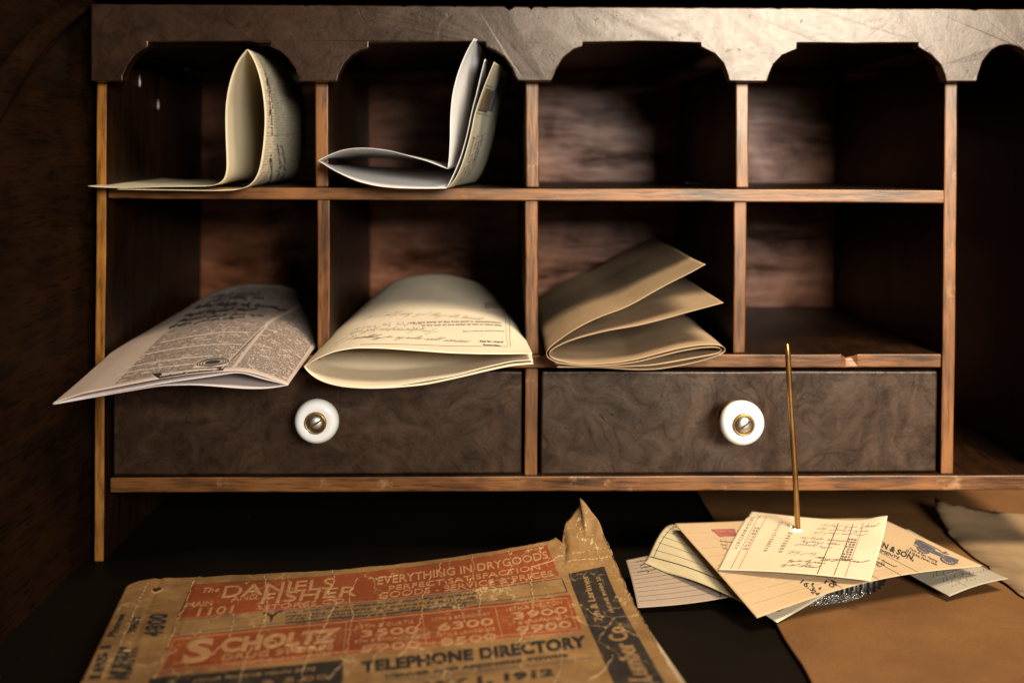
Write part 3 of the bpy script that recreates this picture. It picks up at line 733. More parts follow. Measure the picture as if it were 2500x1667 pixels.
D.add([(850, 806), (1010, 784), (1060, 812), (830, 826)], script_tris(2, 26, 23, 0.006, 6), 3)
D.add([(890, 768), (1140, 768), (1160, 784), (870, 786)], script_tris(1, 42, 24, 0.005, 9), 3)
D.add([(800, 850), (880, 800), (900, 812), (815, 850)], script_tris(2, 12, 28, 0.008, 6), 3)
D.text([(1170, 832), (1228, 834), (1230, 838), (1171, 836)], 'filed for record', 1, shear=0.3); D.text([(1178, 841), (1222, 843), (1223, 846), (1179, 844)], 'Recorder.', 1, shear=0.3)
D.text([(1000, 788), (1222, 788), (1224, 792), (1000, 792)], 'the said party of the first part in consideration', 2)
D.text([(1030, 794), (1222, 794), (1224, 798), (1030, 798)], 'of the sum of one dollar to him in hand paid', 2)
D.text([(1130, 809), (1232, 809), (1233, 812), (1130, 812)], 'State of Colorado, County of Denver', 3)
D.rect([(1182, 740), (1215, 740), (1220, 757), (1186, 757)], 4)
cream = paper('cream document paper', (0.72, 0.61, 0.44), 0.06, trans=0.05)
S.build('upper_leaf', [cream, INK, INK2, INKG, paper('faint stamp', (0.42, 0.36, 0.24), 0.2)], doc, decals=D.list)
S = Surf(onfloor(wave(px_rows([[lo], [lom], [lob]], (110,), 80, 10), 0.0004, 18, 6), SHELF2, 0.0008))
D = Deco(S)
D.add([(830, 874), (1130, 872), (1080, 892), (880, 890)], script_tris(3, 34, 31, 0.012, 6), 1)
D.add([(860, 862), (1060, 864), (1040, 880), (870, 878)], script_tris(3, 30, 32, 0.012, 6), 1)
S.build('lower_leaf', [cream, INK2, INKG], doc, decals=D.list)
# two more leaves folded in with it
lo2 = [(x+(3 if 0 < i < 11 else 0), y+(3.5 if 0 < i < 11 else -4), yf+0.002) for i, (x, y, _) in enumerate(lo)]
S = Surf(px_rows([[lo2], push([[(p[0], p[1], yf) for p in lo]], 0.03, dz=0.0)], (80,), 24, 10))
lo3 = [(x, y-(1.5 if i < 7 else (4 if i == 8 else 6 if i == 9 else 7)), yf+0.0004) for i, (x, y, _) in enumerate(lo)]
S3 = Surf(onfloor(px_rows([[lo3], [(a_, b_-1.5, c_) for a_, b_, c_ in lom] and [[(a_, b_-2.0, c_) for a_, b_, c_ in lom]]], (110,), 40, 10), SHELF2, 0.0012)); S3.build('inner_leaf', [cream], doc)
lo4 = [(743, 896, yf-0.0005), (749, 907, yf-0.0005), (761, 918, yf-0.0005), (792, 934.5, yf-0.0005), (838, 944.5, yf-0.0005), (899, 948.5, yf-0.0005), (960, 946.5, yf-0.0005), (1037, 939.5, yf-0.0005), (1113, 923.5, yf-0.0005), (1190, 905, yf-0.0005), (1251, 892, yf-0.0005), (1302, 888, yf-0.0005)]
S4 = Surf(px_rows([[lo4], push([lo4], -0.02, dz=0.0005)], (80,), 10, 10)); S4.build('outer_leaf', [cream], doc)
up2 = [(745, 893, yf+0.0005), (759, 881, yf+0.0005), (778, 871, yf+0.0005), (800, 861, yf+0.0005), (824, 853, yf+0.0005), (870, 846, yf+0.0005)]

# (e) tan papers folded in a Z
yf = -0.030
O = [yy([(1723, 647), (1684, 669), (1633, 694), (1594, 715), (1551, 740), (1518, 756), (1467, 774), (1429, 791), (1390, 813), (1357, 837), (1338, 852), (1329, 864), (1332, 873), (1352, 884), (1384, 892), (1441, 896), (1505, 892), (1556, 885), (1607, 872), (1658, 859), (1709, 850), (1747, 848), (1762, 849), (1769, 855), (1760, 862), (1735, 868), (1690, 876), (1640, 885), (1590, 893), (1505, 897), (1430, 894), (1355, 888)], yf)]
Bk = push(O, 0.195, dz=0.0006)
tan = paper('tan paper', (0.38, 0.265, 0.155), 0.14, trans=0.03, fold=0.00035); tanp = paper('tan paper faint print', (0.37, 0.255, 0.145), 0.14, fold=0.00035,
     print_nodes=printed(210, 400, (0.20, 0.15, 0.09), 0.015, 0.10, 0.05, 0.2, 0.5, strength=0.45, swap=False))
bundle = empty('folded_papers', P(1550, 895, 0.05)); tag(bundle, 'tan papers folded in a loose Z, fanning open in the lower row middle pigeonhole', 'papers')
S = Surf(onfloor(wave(px_rows([O, Bk], (190,), 60, 5), 0.0009, 14, 8), SHELF2, 0.00174, 0.00054)); S.build('outer_sheet', [tanp], bundle, 0.00018)
I = [yy([(1767, 741), (1730, 751), (1684, 763), (1607, 784), (1556, 796), (1480, 809), (1416, 825), (1378, 838), (1352, 851), (1336, 862), (1337, 871), (1355, 880), (1390, 888), (1441, 892), (1505, 887), (1556, 878), (1607, 864), (1658, 851), (1709, 843), (1747, 842), (1768, 845), (1778, 855), (1768, 863), (1747, 871), (1709, 883), (1658, 894), (1607, 902), (1556, 904), (1505, 901), (1454, 898), (1360, 898)], yf+0.0005)]
Bk = push(I, 0.185, dz=0.001)
S = Surf(onfloor(wave(px_rows([I, Bk], (190,), 60, 5), 0.0009, 14, 8), SHELF2, 0.00316, 0.0)); S.build('inner_sheet', [tan], bundle, 0.00018)

# ------------------------------------------------------------------ things on the desktop
# brown blotter board
kraft = NT('brown blotter board'); v = kraft.coord((1, 1, 1)); a = kraft.noise(v, 16, 5, 0.6); b = kraft.noise(v, 700, 4, 0.7)
c = kraft.mix(kraft.ramp(a, [(0.35, 0.0), (0.68, 1.0)]), (0.112, 0.051, 0.018), (0.165, 0.079, 0.028)); c = kraft.mix(kraft.math('MULTIPLY', kraft.ramp(b, [(0.35, 1.0), (0.55, 0.0)]), 0.45), c, (0.09, 0.04, 0.013))
kraft_m = kraft.out(c, 0.55, kraft.bump(b, 0.00012), **{'Specular IOR Level': 0.15})
bm = bmesh.new(); box(bm, (0.1365, -0.45, 0.0005), (0.48, 0.165, 0.0026))
bmesh.ops.subdivide_edges(bm, edges=[e for e in bm.edges if abs(e.verts[0].co.y-e.verts[1].co.y) > 0.1], cuts=60)
for q in bm.verts:
    if q.co.x < 0.2: q.co.x += 0.0009*noise.noise(Vector((0, q.co.y*30, 0)))
tag(mesh_obj('desk_blotter', bm, kraft_m, bevel=0.0006), 'plain brown cardboard blotter covering the right side of the black desktop', 'blotter')

# torn kraft sheet
edge = [(2280, 1243), (2284, 1258), (2296, 1280), (2312, 1296), (2314, 1304), (2330, 1318), (2352, 1340), (2380, 1362), (2404, 1376), (2416, 1383), (2412, 1396), (2436, 1414), (2460, 1428), (2490, 1452), (2540, 1480), (2700, 1560), (2900, 1500), (2900, 1262), (2600, 1262), (2500, 1258), (2440, 1260), (2400, 1262), (2360, 1258), (2325, 1258), (2300, 1250)]
edge = dens(edge+[edge[0]], 3.5)[:-1]
bm = bmesh.new(); c0 = PZ(2280, 1243, 0.004)
def kz(p):
    return 0.0036+0.0075*math.exp(-(Vector((p.x-c0.x, p.y-c0.y)).length/0.035)**2)
vs = []
for i, (x, y) in enumerate(edge):
    jx = 3.0*noise.noise(Vector((x*0.06, y*0.06, 3)))+4.0*noise.noise(Vector((x*0.13, y*0.13, 1)))+2.5*noise.noise(Vector((x*0.4, y*0.4, 7)))
    p = PZ(x+jx, y+jx*0.6, 0.0036); vs.append(bm.verts.new(p))
f = bm.faces.new(vs)
bmesh.ops.triangulate(bm, faces=[f]); 
for _ in range(3): bmesh.ops.subdivide_edges(bm, edges=[e for e in bm.edges if e.calc_length() > 0.008], cuts=1, use_grid_fill=True); bmesh.ops.triangulate(bm, faces=bm.faces)
for q in bm.verts: q.co.z = kz(q.co)+0.0006*noise.noise(q.co*40)
o = mesh_obj('torn_paper', bm, paper('torn grey brown paper', (0.24, 0.155, 0.08), 0.3, fold=0.0003, speck=0.1), smooth=True)
so = o.modifiers.new('thickness', 'SOLIDIFY'); so.thickness = 0.0006; so.offset = 1
tag(o, 'piece of rough kraft paper with torn ragged edges lying on the blotter at the right', 'paper')

# receipt spike
SX, SY = 0.1640, -0.0235
spike = empty('receipt_spike', (SX, SY, 0.003)); tag(spike, 'brass desk spike on round black fluted base standing up through the receipts', 'receipt spike')
tip = P(1922, 838, SY-0.006); foot = Vector((SX+0.0015, SY, 0.004))
pts = [foot]; mid = P(1941, 1150, SY-0.001); mid2 = P(1931, 1000, SY-0.003); hole = P(1948, 1297, SY)
ctrl = [foot, hole, mid, mid2, tip]
cv = smooth(resample([tuple(p) for p in ctrl], 50), 4)
bm = bmesh.new(); R = []
for i, p in enumerate(cv):
    t = i/49; r = 0.00155 if t < 0.965 else 0.00155*(1-(t-0.965)/0.035*0.6)
    R.append([bm.verts.new((p[0]+r*math.cos(2*math.pi*k/20), p[1]+r*math.sin(2*math.pi*k/20), p[2])) for k in range(20)])
for a, b in zip(R[:-1], R[1:]):
    for k in range(20): bm.faces.new((a[k], a[(k+1) % 20], b[(k+1) % 20], b[k]))
bm.faces.new(R[-1]); bmesh.ops.recalc_face_normals(bm, faces=bm.faces)
mesh_obj('needle', bm, plain('brown brass needle', (0.42, 0.24, 0.08), 0.34, 1.0, 0.0001, 260, mott=0.4), spike, smooth=True)
bm = bmesh.new(); prof = [(0.0, 0.0075), (0.006, 0.0085), (0.012, 0.0075), (0.020, 0.0085), (0.030, 0.0105), (0.039, 0.0105), (0.0440, 0.0092), (0.0465, 0.0062), (0.0465, 0.0)]
R = []; seg = 192
for (r, z) in prof:
    row = []
    for k in range(seg):
        an = 2*math.pi*k/seg; fl = 1+(0.035*math.cos(an*48) if r > 0.043 else 0); zz = z+(0.0010*math.cos(an*48) if 0.025 < r < 0.045 else 0)
        row.append(bm.verts.new((SX+r*fl*math.cos(an), SY+r*fl*math.sin(an), 0.003+zz)))
    R.append(row)
for a, b in zip(R[:-1], R[1:]):
    for k in range(seg): bm.faces.new((a[k], b[k], b[(k+1) % seg], a[(k+1) % seg]))
bmesh.ops.remove_doubles(bm, verts=bm.verts, dist=1e-6); bmesh.ops.recalc_face_normals(bm, faces=bm.faces)
mesh_obj('fluted_base', bm, plain('black cast iron', (0.025, 0.020, 0.017), 0.32, 0.6, 0.0002, 500, mott=0.5), spike, smooth=True)
gl = NT('painted glint specks'); v = gl.coord((1, 1, 1)); vo = gl.n('ShaderNodeTexVoronoi'); vo.inputs['Scale'].default_value = 1100; gl.l(v, vo.inputs['Vector'])
c = gl.mix(vo.outputs['Color'], (0.03, 0.025, 0.020), (0.60, 0.53, 0.45))
gl_m = gl.out(c, 0.22, gl.bump(vo.outputs['Distance'], 0.0012), Metallic=0.7)
bm = bmesh.new(); R = []  # added ring standing for a glittering reflection; glints are put into its colour
for (r, z) in [(0.038, 0.0036), (0.0430, 0.0034), (0.0460, 0.0026), (0.0485, 0.0012), (0.0495, 0.0)]:
    R.append([bm.verts.new((SX-0.008+r*math.cos(2*math.pi*k/96), SY-0.0045+r*math.sin(2*math.pi*k/96), 0.003+z)) for k in range(96)])
for a, b in zip(R[:-1], R[1:]):
    for k in range(96): bm.faces.new((a[k], b[k], b[(k+1) % 96], a[(k+1) % 96]))
mesh_obj('glint_ring', bm, gl_m, spike, smooth=True)

def patch(c, n=40, m=40, bump=None):
    "c = corners (A,B,C,D): A->B is u, A->D is v"
    A_, B_, C_, D_ = [np.array(q, float) for q in c]; G = np.zeros((m, n, 3))
    for j in range(m):
        for i in range(n):
            u, v = i/(n-1), j/(m-1); p = (A_*(1-u)+B_*u)*(1-v)+(D_*(1-u)+C_*u)*v
            if bump: p = p+np.array(bump(u, v, p))
            G[j, i] = p
    return G
def q3(px, py, z): return tuple(PZ(px, py, z))
RG = 'receipts threaded on the spike'
stackG = []
def rest(G, gap=0.0007):
    "lift a sheet wherever it would cut into those below it"
    lift = np.zeros(G.shape[:2])
    for H in stackG:
        Hf = H.reshape(-1, 3)
        for j in range(G.shape[0]):
            d = (G[j, :, None, 0]-Hf[None, :, 0])**2+(G[j, :, None, 1]-Hf[None, :, 1])**2
            k = np.argmin(d, 1); ok = d[np.arange(len(k)), k] < 0.0028**2
            lift[j] = np.maximum(lift[j], np.where(ok, Hf[k, 2]+gap-G[j, :, 2], 0))
    L = lift.copy()
    for _ in range(10):
        Q = np.pad(L, 1, mode='edge'); L = np.maximum(lift, (Q[:-2, 1:-1]+Q[2:, 1:-1]+Q[1:-1, :-2]+Q[1:-1, 2:])/4)
    G[:, :, 2] += L; stackG.append(G.copy()); return G
hx, hy = hole.x, hole.y
def through(z, corners, extra=None, rad=0.03):
    "lift the sheet so it passes the needle at height z"
    A_, B_, C_, D_ = [np.array(q, float) for q in corners]
    G0 = patch(corners, 30, 30); d = (G0[:, :, 0]-hx)**2+(G0[:, :, 1]-hy)**2; j, i = np.unravel_index(np.argmin(d), d.shape); dz = z-G0[j, i, 2]
    def f(u, v, p):
        w = math.exp(-(((p[0]-hx)**2+(p[1]-hy)**2)/rad**2))
        e = extra(u, v, p) if extra else (0, 0, 0)
        return (e[0], e[1], e[2]+dz*w)
    return f
def su(a, b, c_, d): return [(a, d), (c_, d), (c_, b), (a, b)]
# R4 pinkish ruled sheet
c4 = [q3(1557, 1483, 0.0035), (0.142, -0.075, 0.0120), (0.150, 0.000, 0.0160), q3(1528, 1367, 0.0130)]
def e4(u, v, p): return (0, 0, -0.0020*math.sin(math.pi*u)*(1-v)+0.0015*math.sin(math.pi*v))
S = Surf(rest(patch(c4, 60, 50, e4)))
D = Deco(S)
for k in range(11): D.line((0.02, 0.10+0.08*k), (0.98, 0.10+0.08*k), 0.14, 2, uv=True)
D.line((0.60, 0.02), (0.60, 0.98), 0.3, 1, uv=True); D.add(su(0.05, 0.62, 0.5, 0.95), script_tris(4, 12, 71, 0.014, 3), 1, uv=True)
o = S.build('receipt', [paper('greyish pink ruled paper', (0.27, 0.205, 0.145), 0.10), INK, INK2], decals=D.list)
tag(o, 'greyish pink ruled receipt lowest at the left of the spiked papers, beside the telephone book', 'receipt', RG)
# R5 white corner at the bottom
c5 = [q3(1897, 1519, 0.0040), (0.192, -0.060, 0.0165), (0.168, -0.010, 0.0175), (0.112, -0.055, 0.0085)]
S = Surf(rest(patch(c5, 30, 30, lambda u, v, p: (0, 0, -0.001*math.sin(math.pi*u)))))
D = Deco(S); D.line((0.10, 0.12), (0.10, 0.6), 0.3, 1, uv=True); D.line((0.10, 0.12), (0.5, 0.12), 0.3, 1, uv=True)
o = S.build('receipt', [paper('white receipt paper', (0.60, 0.50, 0.35), 0.05), INK2], decals=D.list)
tag(o, 'white receipt of which only one pointed corner shows below the tan billhead', 'receipt', RG)
# R6 grey check at the right
c6 = [q3(2318, 1455, 0.0060), q3(2462, 1412, 0.0100), (0.238, 0.012, 0.0150), (0.200, -0.002, 0.0145)]
def e6(u, v, p): return (0, 0, 0.0012*math.sin(math.pi*u)*(1-v)-0.001*math.sin(math.pi*v))
S = Surf(rest(patch(c6, 40, 60, e6)))
D = Deco(S)
D.add(su(0.12, 0.05, 0.9, 0.30), script_tris(3, 12, 81, 0.014, 3), 1, uv=True); D.add(su(0.35, 0.3, 0.95, 0.45), script_tris(2, 14, 82, 0.02, 3), 2, uv=True)
D.line((0.35, 0.02), (0.35, 0.6), 0.2, 1, uv=True); D.line((0.02, 0.16), (0.98, 0.16), 0.14, 1, uv=True)
o = S.build('bank_check', [paper('grey check paper', (0.27, 0.235, 0.17), 0.10), INKG, plain('blue stamp ink', (0.14, 0.15, 0.20), 0.7)], decals=D.list)
tag(o, 'greyish bank check poking out at the right between the billhead and the torn kraft paper', 'check', RG)

# R3 yellow green ruled sheet, arched
c3 = [q3(1572, 1387, 0.0100), q3(1832, 1481, 0.0075), (0.168, -0.045, 0.0190), (0.110, 0.004, 0.0210)]
def e3(u, v, p): return (0, 0, 0.0105*math.sin(math.pi*min(1, v*1.15))*(1-u*0.85)+0.0030*math.sin(math.pi*u)*(1-v))
S = Surf(rest(patch(c3, 60, 60, through(hole.z-0.0032, c3, e3, 0.02))))
D = Deco(S)
D.line((0.02, 0.10), (0.98, 0.10), 0.42, 1, uv=True)
for k in range(11): D.line((0.03, 0.17+0.075*k), (0.98, 0.17+0.075*k), 0.12, 2, uv=True)
D.line((0.05, 0.10), (0.05, 0.95), 0.2, 1, uv=True)
D.add(su(0.10, 0.42, 0.45, 0.75), script_tris(3, 12, 61, 0.02, 3), 2, uv=True)
o = S.build('receipt', [paper('yellow green ruled paper', (0.44, 0.365, 0.215), 0.08, trans=0.05), INK, INK2], decals=D.list)
tag(o, 'arched yellowish ruled receipt with heavy black border line, left under the tan billhead', 'receipt', RG)
# R2 big tan invoice
c2 = [q3(1848, 1508, 0.0085), q3(2398, 1380, 0.0165), (0.222, 0.7120-CD, 0.0215), q3(1632, 1277, 0.0300)]
def e2(u, v, p): return (0.0035*v**3*(1-u)**2, 0, 0.0020*math.sin(math.pi*v)*(1-u)*0.8+0.0050*math.sin(math.pi*min(1, u*1.02))*(1-v)**2-0.002*math.exp(-((u-1)/0.2)**2)*0)
S2 = Surf(rest(patch(c2, 90, 60, through(hole.z-0.0004, c2, e2))))
D = Deco(S2)
for k in range(9):
    v_ = 0.10+0.095*k
    D.line((0.02, v_), (0.98 if k < 0 else 0.62, v_*0.98+0.01), 0.10, 4, uv=True)
for (u, w) in ((0.52, 0.16), (0.62, 0.16), (0.70, 0.12), (0.36, 0.12)): D.line((u, 0.0), (u, 0.97), w, 2, uv=True)
D.rect([(1736, 1293), (1793, 1291), (1800, 1309), (1757, 1311)], 3)
D.text([(2118, 1306), (2236, 1359), (2229, 1372), (2112, 1321)], 'ALLEN & SON,', 1, bold=0.02)
D.text([(2120, 1327), (2197, 1361), (2193, 1366), (2116, 1333)], 'IMPLEMENTS', 1)
D.text([(2222, 1337), (2290, 1369), (2287, 1374), (2218, 1342)], 'Trans. & Gen. Hauling', 5); D.text([(2214, 1341), (2290, 1377), (2287, 1382), (2210, 1347)], '23 & Market, Denver, Colo.', 5)
D.text([(1962, 1415), (1991, 1436), (1984, 1445), (1953, 1423)], '16.3', 1); D.text([(1985, 1423), (2006, 1436), (2002, 1440), (1980, 1428)], '11', 1)
D.text([(2018, 1417), (2040, 1429), (2034, 1436), (2012, 1424)], '10', 1); D.text([(2032, 1413), (2048, 1427), (2042, 1432), (2028, 1418)], '6', 1); D.text([(1988, 1440), (2004, 1449), (1996, 1455), (1979, 1446)], '24', 1)
D.add([(2130, 1350), (2165, 1368), (2155, 1390), (2120, 1372)], script_tris(3, 8, 51, 0.035, 3), 1)
D.add([(1750, 1316), (1790, 1318), (1780, 1345), (1765, 1340)], script_tris(3, 8, 52, 0.03, 3), 2)
# engraving of an early motor car
eng = []
def circ(cx, cy, r, w, n=22, ry=1.9):
    L = [(cx+r*math.cos(2*math.pi*k/n), cy+r*ry*math.sin(2*math.pi*k/n)) for k in range(n+1)]; return [L], w
for (cx, cy, r) in ((0.25, 0.30, 0.13), (0.78, 0.30, 0.15)):
    for rr in (r, r*0.86, r*0.25):
        L, w = circ(cx, cy, rr, 0.012); eng += strokes_tris(L, 0.018)
    eng += strokes_tris([[(cx, cy), (cx+r*math.cos(2*math.pi*k/12), cy+1.9*r*math.sin(2*math.pi*k/12))] for k in range(12)], 0.010)
def poly(pts_):
    return [(pts_[0], pts_[i], pts_[i+1]) for i in range(1, len(pts_)-1)]
eng += poly([(0.02, 0.52), (0.42, 0.42), (0.44, 0.80), (0.10, 0.95), (0.02, 0.85)])
eng += poly([(0.42, 0.42), (0.62, 0.45), (0.66, 0.62), (0.44, 0.66)]); eng += poly([(0.66, 0.48), (0.95, 0.46), (0.93, 0.70), (0.68, 0.66)])
eng += strokes_tris([[(0.0, 0.95), (0.12, 1.02), (0.45, 0.9), (0.60, 0.75), (0.64, 0.95)], [(0.62, 0.72), (0.70, 0.85)], [(0.03, 0.36), (0.97, 0.40)]], 0.03)
D.add([(2236, 1316), (2356, 1364), (2336, 1388), (2222, 1338)], eng, 6, off=0.0003)
o = S2.build('invoice', [paper('tan invoice paper', (0.42, 0.295, 0.165), 0.08, trans=0.03), INK, INK2, plain('red stamp', (0.30, 0.085, 0.06), 0.8, mott=0.6, bscale=900), INKG, INK2, BLUE], decals=D.list)
tag(o, 'large tan billhead with engraved motor car and red stamp, beneath the pale top slip', 'invoice', RG)
# R1 top slip
c1 = [q3(1753, 1390, 0.0205), q3(2125, 1418, 0.0195), q3(2167, 1268, 0.0290), q3(1835, 1250, 0.0275)]
def dimple(u, v, p):
    r = math.hypot(p[0]-hx, p[1]-hy); return (0, 0, -0.0035*math.exp(-(r/0.007)**2)*1.0+0.0012*math.sin(3*u+2.5*v)-0.0035*math.exp(-((1-u)/0.12)**2)*0+0.003*math.exp(-((u-1)**2+(v-1)**2)/0.02))
S = Surf(rest(patch(c1, 70, 70, through(hole.z+0.001, c1, dimple))))
D = Deco(S)
for u, k, w in ((0.083, 2, 0.12), (0.135, 3, 0.22), (0.655, 1, 0.32), (0.763, 1, 0.24), (0.835, 3, 0.26)): D.line((u, 0.01), (u, 0.93), w, k, uv=True)
D.add(su(0.40, 0.30, 0.72, 0.40), script_tris(1, 14, 41, 0.02, 5), 4, uv=True); D.add(su(0.42, 0.16, 0.64, 0.24), script_tris(1, 11, 42, 0.025, 5), 2, uv=True)
D.add(su(0.40, 0.08, 0.68, 0.16), script_tris(1, 12, 43, 0.022, 5), 2, uv=True); D.add(su(0.58, 0.24, 0.98, 0.34), script_tris(1, 18, 44, 0.02, 5), 2, uv=True)
D.add(su(0.43, 0.45, 0.70, 0.66), script_tris(3, 14, 45, 0.02, 5), 4, uv=True)
for k in range(9): D.text(su(0.765, 0.28+0.045*k, 0.825, 0.305+0.045*k), random.choice(['125', '850', '460', '275', '390']), 2, uv=True)
for k in range(14): D.text(su(0.035, 0.30+0.04*k, 0.06, 0.325+0.04*k), random.choice('ABEHKMNRST'), 4, uv=True); D.text(su(0.24, 0.30+0.04*k, 0.265, 0.32+0.04*k), random.choice('ABEHKMNRST'), 4, uv=True)
for k in range(8): D.text(su(0.34, 0.30+0.05*k, 0.37, 0.325+0.05*k), random.choice('0123456789'), 4, uv=True)
for k in range(8): D.text(su(0.095, 0.3+0.05*k, 0.13, 0.33+0.05*k), random.choice(['12', '48', '07', '33']), 4, uv=True)
D.add(su(0.5, 0.72, 0.95, 0.92), script_tris(3, 22, 46, 0.014, 5), 4, uv=True)
o = S.build('receipt', [paper('pale ledger slip', (0.58, 0.465, 0.315), 0.08, trans=0.05), INK, INK2, REDL, INKG], decals=D.list)
tag(o, 'small pale ledger slip with column rules, topmost on the brass spike', 'receipt', RG)
# ragged burst of paper where the needle comes through
# torn burr of paper pushed up round the needle
hp = Vector(S.at(*S.locate(1948, 1297), 0)); bm = bmesh.new(); rnd = random.Random(5)
for k in range(16):
    an = 2*math.pi*k/16+rnd.uniform(-0.15, 0.15); w = rnd.uniform(0.25, 0.4); h_ = rnd.uniform(0.0010, 0.0026)
    def q_(r, a_, z): return bm.verts.new((SX+r*math.cos(a_), SY+r*math.sin(a_), hp.z+z))
    a0, a1, b0, b1, t_ = q_(0.0042, an-w, 0.0001), q_(0.0042, an+w, 0.0001), q_(0.0026, an-w*0.8, h_*0.6), q_(0.0026, an+w*0.8, h_*0.5), q_(0.0030, an, h_)
    bm.faces.new((a0, a1, b1, b0)); bm.faces.new((b0, b1, t_))
mesh_obj('torn_burr', bm, plain('torn paper fibre', (0.85, 0.80, 0.68), 0.9), o)
# ------------------------------------------------------------------ telephone book
BX, BY = -0.1826, 0.6105-CD; ang = math.radians(7.9); ca, sa = math.cos(ang), math.sin(ang); BW, BH = 0.2425, 0.30
book = empty('telephone_book', (BX+0.12, BY-0.13, 0)); tag(book, 'worn tan telephone directory with red and black advertisements and cracked creased cover', 'book')
def bz(u, v):
    z = 0.0200
    if u > 0.075: z += 0.0150*((u-0.075)/0.165)**2*math.exp(-(v/0.030)**1.3)
    s_ = (u-0.212)/0.030+(0.034-v)/0.034-1
    if s_ > 0: z += 0.0128*min(s_, 1.2)**1.3
    return z
def cover(u, v):
    s_ = (u-0.212)/0.030+(0.034-v)/0.034-1
    du, dv = 0, 0
    if s_ > 0: du -= 0.0105*min(s_, 1.2)**1.5; dv -= 0.004*min(s_, 1)**1.5
    # rounded top left corner
    u0, v0 = u, v
    du -= u*0.0247*(min(v, 0.2)/0.154)
    rc = 0.012
    if u > BW-rc and v < rc:
        a_, b_ = (u-(BW-rc)), rc-v; d = math.hypot(a_, b_)
        if d > 0: mx = max(a_, b_)/d; du -= a_*(1-mx); dv += b_*(1-mx)
    rr = 0.012
    if u < rr and v < rr:
        d = math.hypot(rr-u, rr-v); 
        if d > 0: 
            mx = max(rr-u, rr-v)/d; du += (rr-u)*(1-mx); dv += (rr-v)*(1-mx)
    z = bz(u, v)
    p = Vector((u*90, v*90, 0))
    z += 0.00030*noise.noise(p*0.5)+0.00012*noise.noise(p*2)
    z += 0.0006*(max(0, 1-abs(u-0.015)/0.002))*-1+0.0004*max(0, 1-abs(u-0.034)/0.0015)
    if s_ > 0: z += 0.0012*noise.noise(Vector((u*160, v*160, 4)))*min(1, s_*2)
    if v < 0.004: 
        w = 1-v/0.004; dv += 0.0010*w*noise.noise(Vector((u*90, 0, 0)))+0.0005*w*noise.noise(Vector((u*400, 0, 0)))
    if v < 0.004 and u > 0.19: dv += 0.0012*(1-v/0.004)*noise.noise(Vector((u*220, 5, 0)))
    if u > BW-0.004: du += 0.0007*(1-(BW-u)/0.004)*noise.noise(Vector((0, v*120, 0)))
    # the tear beside the corner
    tx = 0.2195-v*0.16; t = (u-tx)
    if v < 0.026 and abs(t) < 0.0035:
        w = (1-abs(t)/0.0035)*(1-v/0.026); dv += 0.0075*w*(1 if t < 0 else 0.35); z -= 0.0030*w
    if v < 0.026 and t > 0: z += 0.0035*(1-v/0.026)*min(1, t/0.003)
    u, v = u+du, v+dv
    return (BX+u*ca+v*sa, BY+u*sa-v*ca, z)
NU, NV = 230, 210
us = np.linspace(0, BW, NU); vs_ = np.concatenate([np.linspace(0, 0.16, 180), np.linspace(0.165, BH, 30)])
S = Surf(np.array([[cover(u, v) for u in us] for v in vs_]))
stock = book_stock('cover stock', (0.255, 0.138, 0.048), (0.130, 0.065, 0.021), 0.30, (0.34, 0.21, 0.09))
redi = book_stock('red cover ink', (0.23, 0.047, 0.010), (0.13, 0.028, 0.007), 0.45, (0.22, 0.085, 0.026))
blki = book_stock('black cover ink', (0.020, 0.015, 0.011), (0.012, 0.009, 0.007), 0.10, (0.22, 0.14, 0.065))
lit = book_stock('reserved lettering', (0.34, 0.185, 0.078), (0.27, 0.125, 0.048), 0.4, (0.26, 0.085, 0.03))
D = Deco(S); K, R_, T_ = 1, 2, 3
o1, o2 = 0.00022, 0.00034
D.rect([(470, 1429), (1336, 1331), (1367, 1410), (430, 1514)], R_, o1)
def T(q, s, i=T_, **kw): D.text(q, s, i, off=o2, **kw)
T([(497, 1437), (538, 1434), (534, 1446), (492, 1449)], 'The', bold=0.01, shear=0.2)
T([(548, 1432), (818, 1411), (813, 1438), (540, 1462)], 'DANIELS', bold=0.01)
T([(566, 1458), (630, 1451), (627, 1463), (563, 1471)], 'AND')
T([(643, 1450), (876, 1430), (869, 1456), (634, 1476)], 'FISHER', bold=0.01)
T([(645, 1479), (850, 1461), (847, 1472), (641, 1490)], 'STORES CO.')
T([(459, 1473), (520, 1467), (517, 1479), (454, 1485)], 'MAIN', bold=0.01)
T([(486, 1486), (573, 1479), (566, 1498), (479, 1506)], '1101', bold=0.02)
T([(922, 1409), (1334, 1346), (1339, 1364), (921, 1429)], 'EVERYTHING IN DRYGOODS', bold=0.02)
T([(949, 1432), (1316, 1379), (1320, 1391), (948, 1444)], 'PERFECT SATISFACTION', bold=0.005)
T([(926, 1449), (1347, 1394), (1352, 1407), (923, 1464)], 'GOODS - SERVICE & PRICES', bold=0.005)
b2 = [(432, 1516), (1372, 1413), (1385, 1446), (419, 1550)]
for p, q in zip(b2, b2[1:]+b2[:1]): D.line(p, q, 0.42, K, o1)
T([(640, 1499), (692, 1493), (668, 1519), (655, 1521)], 'Y', K, bold=0.02)
for k, s_ in enumerate(['ou live on a Highway for Talk which', 'reaches millions of out-of-town folk.', 'Ask the Operator to open the Door!', 'Every Bell Telephone is a Long Distance Station']):
    t0, t1 = k*0.25, k*0.25+0.16
    L0, L1 = (697, 1495), (697, 1529); R0, R1 = (1164, 1447), (1164-(30 if k == 3 else 0), 1486)
    f_ = lambda a, b, t: (a[0]+(b[0]-a[0])*t, a[1]+(b[1]-a[1])*t)
    T([f_(L0, L1, t0), f_(R0, R1, t0), f_(R0, R1, t1), f_(L0, L1, t1)], s_, K, shear=0.35, spacing=1.15 if k < 3 else 1.0, bold=0.0 if k < 3 else 0.02)
